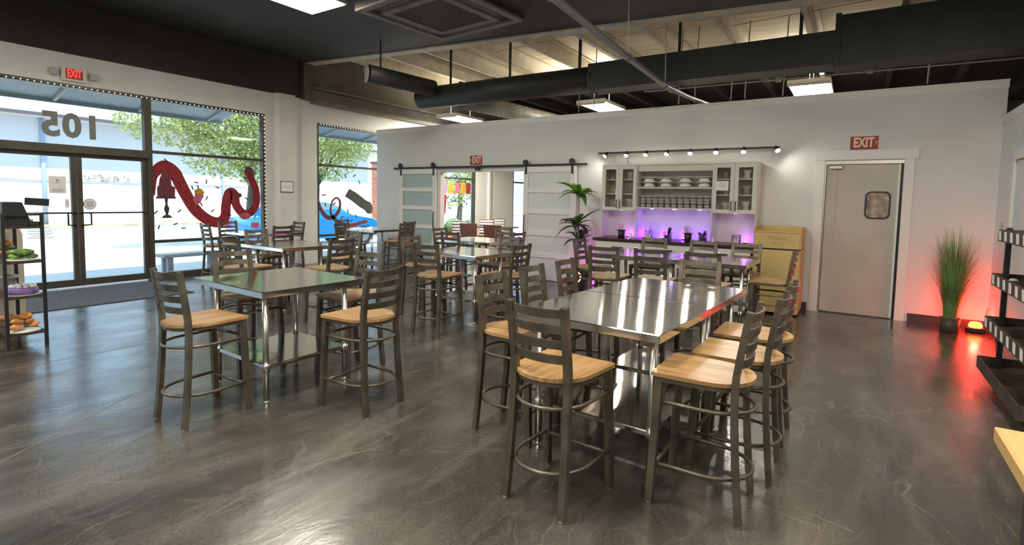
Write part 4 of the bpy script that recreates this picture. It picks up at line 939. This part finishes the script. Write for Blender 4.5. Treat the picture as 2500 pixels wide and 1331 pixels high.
panel(-6.32, 4.30, 4.08, 0.7, 1.1, 60, 'bright ceiling panel light beside the cassette air conditioner', g1)
for i, (x, y) in enumerate(((-7.4, -0.2), (-2.2, 1.6), (-2.2, -2.6), (0.6, 3.6), (1.2, -0.6))):
    panel(x, y, zc(x)-0.12, 0.6, 1.2, 60 if x > 0 else 95, 'flat ceiling panel light over the open floor in front of the tables', g1)
g2 = 'high-bay lights beyond the partition'
for i, (x, lb) in enumerate(((-9.0, 'near the storefront wall'), (-4.95, 'behind the hutch and barn doors'), (-0.85, 'behind the kitchen door'))):
    panel(x, 11.1, 3.60, 0.6, 1.15, (250, 140, 120)[i], 'bright high-bay tube light beyond the partition, '+lb, g2, (1.0, 0.92, 0.72), True, zc(x)+0.3)

# ================================================================== PLANTS
def leaf_blade(m, base, yawa, length, width, rise, droop, n=6):
    d = Vector((math.cos(yawa), math.sin(yawa), 0)); side = Vector((-d.y, d.x, 0)); rings = []
    for i in range(n+1):
        u = i/n; p = Vector(base)+d*length*u*(1-0.15*u)+Vector((0, 0, rise*u-droop*u*u))
        w = width*math.sin(PI*min(1, 0.10+0.9*u)**0.8)*0.5+0.0015
        rings.append([p+side*w+Vector((0, 0, w*0.35)), p-Vector((0, 0, 0.002)), p-side*w+Vector((0, 0, w*0.35)), p+Vector((0, 0, 0.002))])
    m.loft(rings, True, True)
t = thing('tall_plant', 'tall potted dracaena with three whorls of strap leaves beside the barn door', 'plant', (-4.02, 8.15, 0))
MB().lathe([(0.13, 0), (0.15, 0.02), (0.17, 0.28), (0.16, 0.28), (0.14, 0.24), (0.0005, 0.24)], 18).build('pot', 'pot_dark', t)
for dx, h in ((0.02, 1.62), (-0.03, 1.12), (0.05, 0.82)):
    MB().tube([(dx*0.5, 0, 0.2), (dx, 0.01, h*0.6), (dx, 0, h)], [0.018, 0.015, 0.012], 8).build('stem', 'stem', t)
random.seed(3)
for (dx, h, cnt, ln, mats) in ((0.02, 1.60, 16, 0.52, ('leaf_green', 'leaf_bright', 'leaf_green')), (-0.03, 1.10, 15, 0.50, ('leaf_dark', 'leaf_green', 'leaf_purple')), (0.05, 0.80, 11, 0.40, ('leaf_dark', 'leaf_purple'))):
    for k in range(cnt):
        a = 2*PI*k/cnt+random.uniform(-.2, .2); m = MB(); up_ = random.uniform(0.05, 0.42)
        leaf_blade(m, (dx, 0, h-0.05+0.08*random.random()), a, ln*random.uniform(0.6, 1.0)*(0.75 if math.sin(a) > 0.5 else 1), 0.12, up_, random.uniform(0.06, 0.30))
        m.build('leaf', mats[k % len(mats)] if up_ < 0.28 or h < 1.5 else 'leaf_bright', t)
t = thing('grass_plant', 'tall potted ornamental grass beside the kitchen door', 'plant', (0.99, 8.20, 0))
MB().lathe([(0.085, 0), (0.09, 0.01), (0.105, 0.17), (0.095, 0.17), (0.09, 0.14), (0.0005, 0.14)], 16).build('pot', 'pot_dark', t)
m = MB(); random.seed(11)
for k in range(750):
    a = random.uniform(0, 2*PI); r0 = 0.065*math.sqrt(random.random()); h = random.uniform(0.75, 1.32); lean = random.uniform(0.0, 0.24)+0.02
    if k < 20: lean = random.uniform(0.27, 0.34); h = random.uniform(0.7, 1.0)
    d = Vector((math.cos(a), min(math.sin(a), 0.6), 0)); s = Vector((-d.y, d.x, 0))*0.0045; b = Vector((r0*math.cos(a), r0*math.sin(a), 0.13))
    pr = []
    for i in range(5):
        u = i/4; p = b+d*lean*(u**1.8)+Vector((0, 0, (h-0.13)*(u-0.18*lean/0.4*u**3)))
        f = 1-0.85*u; pr.append((p-s*f, p+s*f))
    n0 = len(m.v)
    for x, y in pr: m.v += [tuple(x), tuple(y)]
    for i in range(4): m.f.append([n0+2*i, n0+2*i+1, n0+2*i+3, n0+2*i+2]); m.sm.append(True)
gb = m.build('grass_blades', 'grass_blade', t); gb['kind'] = 'stuff'
t = thing('red_floor_lamp', 'small red glowing uplight on the floor beside the grass plant', 'light', (1.25, 8.34, 0))
MB().bbox((-0.09, -0.05, 0.0), (0.09, 0.05, 0.06), 0.01).build('base', 'plastic_black', t)
MB().lathe([(0.06, 0.061), (0.07, 0.085), (0.05, 0.125), (0.0005, 0.135)], 16).build('lens', 'led_red', t)
MB().tube([(0.08, 0.02, 0.05), (0.10, 0.03, 0.30), (0.16, 0.03, 0.30)], 0.004, 5).build('cord', 'plastic_black', t)
d = bpy.data.lights.new('red_lamp', 'POINT'); d.energy = 17; d.color = (1.0, 0.020, 0.012); d.shadow_soft_size = 0.04
lo = bpy.data.objects.new('red_lamp', d); C.objects.link(lo); lo.parent = t; lo.location = (0, 0, 0.20)
t = thing('magenta_floor_lamp', 'small magenta glowing uplight on the floor behind the tall plant', 'light', (-3.72, 8.36, 0))
MB().lathe([(0.045, 0), (0.05, 0.03), (0.045, 0.05)], 14).build('base', 'plastic_black', t); MB().lathe([(0.04, 0.05), (0.03, 0.06), (0.0005, 0.063)], 14).build('lens', 'led_magenta', t)
d = bpy.data.lights.new('magenta_lamp', 'POINT'); d.energy = 11; d.color = (1.0, 0.05, 0.85); d.shadow_soft_size = 0.03
lo = bpy.data.objects.new('magenta_lamp', d); C.objects.link(lo); lo.parent = t; lo.location = (0, 0, 0.11)
t = thing('ring_speaker', 'black party speaker with a glowing blue and pink ring beside the tall plant', 'speaker', (-3.70, 7.62, 0))
MB().bbox((-0.10, -0.10, 0), (0.10, 0.10, 0.42), 0.03).build('body', 'plastic_black', t)
for nm, a0, a1, mt in (('ring_light', 95, 240, 'led_cyan'), ('ring_light', -60, 85, 'led_pink')):
    MB().tube([(0.075*math.cos(R(a0+(a1-a0)*i/12)), -0.104, 0.29+0.085*math.sin(R(a0+(a1-a0)*i/12))) for i in range(13)], 0.011, 6).build(nm, mt, t)

# ================================================================== LEFT DISPLAY SHELF
t = thing('display_shelf', 'narrow dark metal display shelf with four wooden decks near the entrance', 'shelf', (-6.97, 1.60, 0))
ox, oy = -6.97, 1.60
for x in (-6.55, -7.40):
    for y in (1.46, 1.74): MB().box((x-0.013-ox, y-0.013-oy, 0), (x+0.013-ox, y+0.013-oy, 1.28)).build('post', 'black_metal', t)
for z in (0.15, 0.50, 0.835, 1.165):
    MB().box((-7.40-ox, 1.46-oy, z-0.025), (-6.54-ox, 1.74-oy, z)).build('deck', 'rack_wood', t)
for y in (1.46, 1.74): MB().box((-7.40-ox, y-0.008-oy, 1.262), (-6.55-ox, y+0.008-oy, 1.278)).build('top_rail', 'black_metal', t)
for x in (-6.55, -7.40): MB().box((x-0.008-ox, 1.46-oy, 1.262), (x+0.008-ox, 1.74-oy, 1.278)).build('top_rail', 'black_metal', t)
def blob(m, c, r, k=8, sq=0.7):
    m.lathe([(0.0005, -r*sq), (r*0.7, -r*sq*0.6), (r, 0), (r*0.7, r*sq*0.6), (0.0005, r*sq)], k, c)
# wedge and little boxes on top deck
tag(MB().prism([(-0.12, 0), (0.09, 0), (0.02, 0.22), (-0.12, 0.22)], -0.12, 0.12, 'x').build('display_case', 'plastic_black', None, (-6.72, 1.595, 1.166)), 'black slanted case on the top deck of the display shelf', 'case')
tag(MB().bbox((-0.05, -0.045, 0), (0.05, 0.045, 0.035), 0.004).build('small_tray', 'rack_wood', None, (-6.62, 1.70, 1.166)), 'small brown tray on the top deck of the display shelf', 'tray')
tag(MB().bbox((-0.04, -0.025, 0), (0.04, 0.025, 0.05), 0.004).build('small_box', 'plastic_grey', None, (-6.85, 1.72, 1.166)), 'small grey box on the top deck of the display shelf', 'box')
random.seed(5)
def food(name, label, c, z, mats, n, spread, r, board=None, levels=2):
    t = thing(name, label, 'food', (c[0], c[1], z))
    if board: MB().lathe([(0.125, 0), (0.128, 0.004), (0.0005, 0.006)], 20).build('board', board, t); 
    for k in range(n):
        lv = k % levels
        m = MB(); blob(m, (random.uniform(-spread, spread)*(1-0.3*lv), random.uniform(-0.09, 0.09)*(1-0.35*lv), 0.008+r*0.72*(1+1.3*lv)), r*random.uniform(0.8, 1.0))
        m.build('piece', mats[k % len(mats)], t)
    return t
food('salad_display', 'leafy green display salad on the third deck of the shelf', (-6.66, 1.61), 0.836, ('food_green', 'food_green', 'leaf_bright'), 18, 0.09, 0.042, 'porcelain')
food('citrus_display', 'orange and yellow display bake behind the leafy salad', (-7.05, 1.58), 0.836, ('food_orange', 'food_green', 'food_orange'), 12, 0.08, 0.05, None, 3)
t = thing('purple_cake', 'purple frosted ring cake on a green board, second deck of the shelf', 'cake', (-6.67, 1.61, 0.501))
MB().lathe([(0.128, 0), (0.13, 0.006), (0.0005, 0.008)], 22).build('board', 'board_green', t)
MB().lathe([(0.112, 0.008), (0.118, 0.03), (0.112, 0.062), (0.10, 0.07), (0.0005, 0.072)], 22).build('sponge', 'food_purple', t)
for k in range(11):
    m = MB(); a = 2*PI*k/11; blob(m, (0.085*math.cos(a), 0.085*math.sin(a), 0.08), 0.022, 8, 0.9); m.build('frosting_puff', 'food_cream', t)
t = thing('cake_tin', 'grey stacked tin behind the purple cake', 'tin', (-7.05, 1.57, 0.501))
MB().lathe([(0.07, 0), (0.09, 0.06), (0.085, 0.12), (0.10, 0.125), (0.10, 0.15), (0.0005, 0.155)], 18).build('tin', 'concrete', t)
t = food('pastry_display', 'pile of golden pastries on a white board, lowest deck of the shelf', (-6.66, 1.60), 0.151, ('food_crust', 'food_crust', 'food_orange'), 11, 0.05, 0.052, 'porcelain', 3)
t = food('cookie_display', 'heap of green and tan cookies behind the golden pastries', (-6.95, 1.56), 0.151, ('food_green', 'food_crust'), 8, 0.06, 0.05, None, 2)
t = thing('beige_kiosk', 'beige rounded kiosk standing behind the display shelf', 'kiosk', (-7.75, 1.50, 0))
MB().prism([(-0.42, 0), (0.36, 0), (0.36, 1.02), (0.33, 1.10), (0.25, 1.14), (-0.42, 1.14)], -0.12, 0.12, 'x').build('body', 'beige', t)
MB().box((0.12, -0.42, 0.0), (0.13, 0.36, 0.10)).build('kick_plate', 'base_dark', t)

# ================================================================== RIGHT RACK AND WOOD TABLE
t = thing('tray_rack', 'dark wood tiered rack with striped slanted trays against the side wall', 'rack', (1.15, 5.4, 0))
ox, oy = 1.15, 5.4
for y in (6.02, 4.75):
    for x, top in ((1.07, 1.34), (1.33, 1.40)): MB().box((x-0.018-ox, y-0.018-oy, 0), (x+0.018-ox, y+0.018-oy, top)).build('post', 'black_metal', t)
for k, (z, x0, tilt) in enumerate(((1.22, 1.03, 0.04), (0.84, 1.01, 0.05), (0.46, 0.985, 0.06), (0.10, 0.955, 0.06))):
    ya, yb, xb = 4.70, 6.12, 1.35
    tr_ = MB().loft([[(x0-ox, y-oy, z), (xb-ox, y-oy, z+tilt), (xb-ox, y-oy, z+tilt+0.012), (x0-ox, y-oy, z+0.012)] for y in (ya, yb)], True, False).build('tray', 'rack_wood', t)
    MB().box((x0-0.012-ox, ya-oy, z), (x0-ox, yb-oy, z+0.10)).build('front_board', 'rack_wood', tr_)
    for y in (ya, yb): MB().box((x0-ox, y-0.006-oy, z), (xb-ox, y+0.006-oy, z+0.10)).build('side_board', 'rack_wood', tr_)
    for y in (5.2, 5.66): MB().box((x0-ox, y-0.005-oy, z+0.01), (xb-ox, y+0.005-oy, z+0.09)).build('divider', 'rack_wood', tr_)
    if k < 3:
        for j in range(7): 
            yy = yb-0.07-0.20*j
            MB().prism([(yy-0.045-oy, z+0.012), (yy+0.025-oy, z+0.012), (yy+0.045-oy, z+0.09), (yy-0.025-oy, z+0.09)], x0-0.014-ox, x0-0.012-ox, 'x').build('stripe', 'stripe_white', tr_)
for k, y in enumerate((5.90, 5.78, 5.84)):
    tag(MB().lathe([(0.03, 0), (0.034, 0.004), (0.03, 0.03), (0.015, 0.04), (0.0005, 0.042)], 12).build('pastry_box', 'porcelain', None, (1.10+0.07*k, y, 0.885+0.012*k)), 'small white wrapped item in the second tray of the rack', 'package', 'white items in the rack')
t = thing('wood_table', 'thick pale butcher-block table top with squared edge near the tray rack', 'table', (0.95, 1.75, 0))
MB().bbox((-0.52, -0.65, 0.70), (0.50, 0.65, 0.75), 0.003).build('top', 'block_wood', t)
for a in (-1, 1):
    for b in (-1, 1): MB().box((a*0.42-0.025, b*0.56-0.025, 0), (a*0.42+0.025, b*0.56+0.025, 0.70)).build('leg', 'black_metal', t)

# ================================================================== ROOM BEYOND THE BARN DOORS
def padded_chair(channel):
    t = thing('padded_chair', '', 'chair')
    MB().bbox((-0.22, -0.22, 0.40), (0.22, 0.22, 0.47), 0.02).build('seat', 'leather_brown', t)
    b = MB().loft([[(-0.2-0.02*u, -0.20-0.07*u, 0.47+0.42*u), (0.2+0.02*u, -0.20-0.07*u, 0.47+0.42*u), (0.2+0.02*u, -0.25-0.07*u, 0.47+0.42*u), (-0.2-0.02*u, -0.25-0.07*u, 0.47+0.42*u)] for u in (0, 0.5, 1)], True, False).build('backrest', 'leather_brown', t)
    if channel:
        for k in range(5): MB().cyl((-0.20, -0.20-0.012*k*1.2, 0.52+0.078*k), (0.20, -0.20-0.012*k*1.2, 0.52+0.078*k), 0.032, 8).build('channel_pad', 'leather_pale', b)
    for a in (-1, 1):
        for c in (-1, 1): MB().cyl((a*0.19, c*0.19, 0), (a*0.17, c*0.17, 0.40), 0.014, 8).build('leg', 'black_metal', t)
    return t
PC = padded_chair(True); PCu = []; PB = padded_chair(False); PBu = []
g = 'padded chairs beyond the barn doors'
place(PC, PCu, (-8.75, 10.75, 0), R(-150), 'channel-backed padded chair directly behind a plain brown chair', g)
place(PB, PBu, (-8.15, 10.55, 0), R(20), 'plain brown backed chair beyond the barn doors beside the channelled chair', g)
place(PC, PCu, (-9.10, 12.45, 0), R(-150), 'channel-backed padded chair by the far pillar, closer to the barn doors', g)
place(PC, PCu, (-9.25, 13.25, 0), R(-150), 'channel-backed padded chair by the far pillar, farther from the barn doors', g)
place(PB, PBu, (-7.25, 10.35, 0), R(15), 'plain brown backed chair beyond the barn doors, alone beside the dark table end', g)
t = thing('dining_table', 'dark square dining table beyond the barn doors', 'table', (-8.35, 11.75, 0))
MB().bbox((-0.55, -0.45, 0.72), (0.55, 0.45, 0.75), 0.004).build('top', 'rack_wood', t); MB().cyl((0, 0, 0.02), (0, 0, 0.72), 0.04, 12).build('pedestal', 'black_metal', t); MB().box((-0.3, -0.3, 0), (0.3, 0.3, 0.02)).build('foot', 'black_metal', t)

# ================================================================== OUTSIDE
tag(MB().box((-90, -60, -0.30), (W_IN-0.2, 90, -0.14)).build('pavement', 'asphalt'), 'pale sunlit parking lot', 'pavement', None, 'structure').name = 'floor'
t = thing('verge', 'dry grass verge at the foot of the building across the lot', 'verge', (-29, 10, -0.14))
MB().box((-0.6, -40, 0), (0.95, 60, 0.10)).build('kerb', 'concrete', t); MB().box((-0.75, -40, 0.10), (0.95, 60, 0.16)).build('dry_grass', 'verge', t)
t = thing('opposite_building', 'long white building with dark eave across the parking lot', 'building', (-30, 5, -0.14))
MB().box((-10, -60, 0), (0, 21.4, 4.80)).build('wall', 'bldg_wall', t)
MB().box((-10, -60, 4.80), (1.1, 21.9, 4.90)).build('eave', 'bldg_wall', t); MB().box((1.1, -60, 4.775), (1.25, 22.0, 4.905)).build('fascia', 'bldg_fascia', t)
for y in (3.1, 10.9): MB().cyl((0.06, y, 0), (0.06, y, 4.78), 0.085, 10).build('downspout', 'downspout', t)
MB().tube([(0.05, -8+0.5*k, 2.10+0.02*math.sin(k*1.7)) for k in range(50)], 0.018, 5).build('cable_shadow', 'print_grey', t)  # grey strand modelled in place of a power line's shadow on the wall
random.seed(9); m = MB()
for k in range(90):
    y = random.choice((0.4, 1.0, 5.0, 5.8, 13))+random.uniform(-0.6, 0.6); z = 2.16+random.uniform(-0.05, 0.2)
    m.cyl((0.06, y, z), (0.08, y+random.uniform(-.15, .15), z+random.uniform(0.02, 0.12)), 0.014, 4)
m.build('vine_shadow', 'bark', t)['kind'] = 'stuff'  # dark twigs stand in for the vine shadow cast on the sunlit wall
t = thing('brick_pier', 'red brick pier at the end of the opposite building', 'pier', (-26, 23.75, -0.14))
MB().box((-0.3, -0.28, 0), (0.3, 0.28, 3.75)).build('shaft', 'brick_red', t); MB().box((-0.36, -0.34, 3.75), (0.36, 0.34, 3.88)).build('cap', 'bldg_fascia', t)
def awning(name, y0, y1, label):
    t = thing(name, label, 'awning', (W_IN-0.2, (y0+y1)/2, 3.2)); cy = (y0+y1)/2
    MB().loft([[(0.0, y-cy, 0.12), (-1.1, y-cy, -0.16), (-1.1, y-cy, -0.12), (0.0, y-cy, 0.17)] for y in (y0, y1)], True, False).build('sheet', 'awning', t)
    y = y0+0.5
    while y < y1:
        MB().loft([[(0.0, yy-cy, 0.11), (-1.05, yy-cy, -0.16), (-1.05, yy-cy, -0.20), (0.0, yy-cy, 0.05)] for yy in (y-0.02, y+0.02)], True, False).build('rib', 'plastic_grey', t); y += 1.25
    MB().box((-1.13, y0-cy, -0.22), (-1.09, y1-cy, -0.11)).build('front_edge', 'awning', t)
awning('awning', -3.5, 6.05, 'grey metal awning over the entrance and candy swirl window')
awning('awning', 8.1, 14.0, 'grey metal awning over the cleaver window')
t = thing('garden_bench', 'grey slab bench outside the candy swirl window', 'bench', (-10.95, 5.15, -0.14))
MB().box((-0.18, -0.55, 0.42), (0.18, 0.55, 0.48)).build('seat', 'concrete', t)
for b in (-0.42, 0.42):
    for a in (-0.10, 0.10): MB().box((a-0.03, b-0.05, 0), (a+0.03, b+0.05, 0.42)).build('leg', 'concrete', t)
# car
t = thing('car', 'bright blue car parked outside the cleaver window', 'car', (-15.0, 10.8, -0.14), R(0))
prof = [(-2.35, 0.45), (-2.38, 0.75), (-2.25, 0.95), (-1.75, 1.02), (-1.15, 1.38), (-0.35, 1.47), (0.35, 1.40), (1.05, 1.02), (1.9, 0.90), (2.25, 0.74), (2.36, 0.55), (2.30, 0.30), (-2.25, 0.30)]
def ring(x, s, inset): return [(x, y*s, z if z < 1.0 else z) for y, z in prof]
m = MB(); rings = []
for x, s in ((-0.88, 0.97), (-0.80, 1.0), (0.80, 1.0), (0.88, 0.97)): rings.append([(x*(0.80 if z > 1.1 else 1.0), y*s, z*(1 if abs(x) < 0.85 else 0.985)) for y, z in prof])
m.loft(rings, True, True); m.build('body', 'car_blue', t)
for s in (-1, 1):
    MB().prism([(-1.55, 1.06), (-1.08, 1.34), (-0.35, 1.41), (0.30, 1.35), (0.85, 1.05)], s*0.74, s*0.79, 'x').build('side_window', 'car_glass', t)
    for y in (-1.45, 1.45):
        w = MB().cyl((s*0.70, y, 0.33), (s*0.90, y, 0.33), 0.33, 20).build('wheel', 'tyre', t)
        MB().cyl((s*0.90, y, 0.33), (s*0.91, y, 0.33), 0.20, 14).build('hubcap', 'chrome', w)
    MB().bbox((s*0.55, 2.18, 0.60), (s*0.86, 2.33, 0.74), 0.02).build('headlight', 'car_lamp', t)
    MB().bbox((s*0.60, -2.40, 0.70), (s*0.86, -2.28, 0.86), 0.02).build('taillight', 'paint_red', t)
MB().loft([[(x, 0.38, 1.40), (x, 1.06, 1.035), (x, 1.04, 1.02), (x, 0.36, 1.385)] for x in (-0.62, 0.62)], True, False).build('windshield', 'car_glass', t)
# trees
def tree(name, label, base, crowns, nleaf, seed, lsz=0.16):
    random.seed(seed)
    t = thing(name, label, 'tree', base)
    b = Vector(base)
    top = Vector((0, 0.2, 2.6))
    MB().tube([(0, 0, 0), (0.05, 0.05, 1.0), (0.0, 0.15, 1.8), top], [0.17, 0.13, 0.11, 0.08], 10).build('trunk', 'bark', t)
    for c, r in crowns:
        e = Vector(c)-b; mid = (top+e)/2+Vector((0, 0, 0.2))
        MB().tube([top*0.75, mid, e], [0.07, 0.045, 0.015], 6).build('branch', 'bark', t)
    m = MB()
    tot = sum(r[0]*r[1]*r[2] for c, r in crowns)
    for c, r in crowns:
        for k in range(int(nleaf*r[0]*r[1]*r[2]/tot)):
            while True:
                v = Vector((random.uniform(-1, 1), random.uniform(-1, 1), random.uniform(-1, 1)))
                if 0.25 < v.length < 1: break
            p = Vector(c)-b+Vector((v.x*r[0], v.y*r[1], v.z*r[2]))
            a = Vector((random.uniform(-1, 1), random.uniform(-1, 1), random.uniform(-1, 1))).normalized()*lsz*random.uniform(.5, 1)
            n = a.orthogonal().normalized(); n.rotate(Matrix.Rotation(random.uniform(0, 6.28), 3, a.normalized())); w = n*a.length*0.35
            m.quad(p-a*0.5, p+w, p+a*0.5, p-w)
    f = m.build('foliage', 'tree_leaf', t); f['kind'] = 'stuff'
tree('leafy_tree', 'leafy green tree outside the candy swirl window', (-16.8, 9.7, -0.14), [((-16.3, 7.1, 3.55), (0.9, 1.3, 0.75)), ((-16.2, 8.6, 4.0), (1.1, 1.6, 1.2)), ((-16.2, 9.7, 3.7), (1.1, 0.95, 1.5)), ((-16.2, 8.6, 2.7), (0.9, 1.2, 0.75)), ((-16.2, 9.8, 2.4), (0.9, 0.7, 0.7))], 13000, 21, 0.125)
tree('leafy_tree', 'leafy green tree outside the cleaver window', (-16.8, 12.2, -0.14), [((-16.2, 12.6, 3.9), (1.2, 1.4, 1.1)), ((-16.3, 12.4, 2.9), (1.0, 1.2, 0.9)), ((-16.2, 13.6, 3.5), (1.0, 0.9, 0.7))], 7500, 22, 0.125)
t = thing('flower_bed', 'low planting with shrubs on a reddish bed outside the window beyond the barn doors', 'flower bed', (-14.0, 17.2, -0.14))
MB().box((-0.8, -1.8, 0), (0.8, 1.8, 0.22)).build('kerb', 'brick_red', t)
for k in range(5):
    m = MB(); blob(m, (random.uniform(-.4, .4), -1.4+0.7*k, 0.5), 0.42, 10, 0.8); m.build('shrub', 'food_green', t)
tree('leafy_tree', 'sunlit yellow-green tree outside the window beyond the barn doors', (-17.5, 21.5, -0.14), [((-17.3, 20.6, 2.6), (1.2, 1.8, 1.6)), ((-17.0, 22.4, 2.8), (1.2, 1.4, 1.5))], 2600, 23, 0.2)
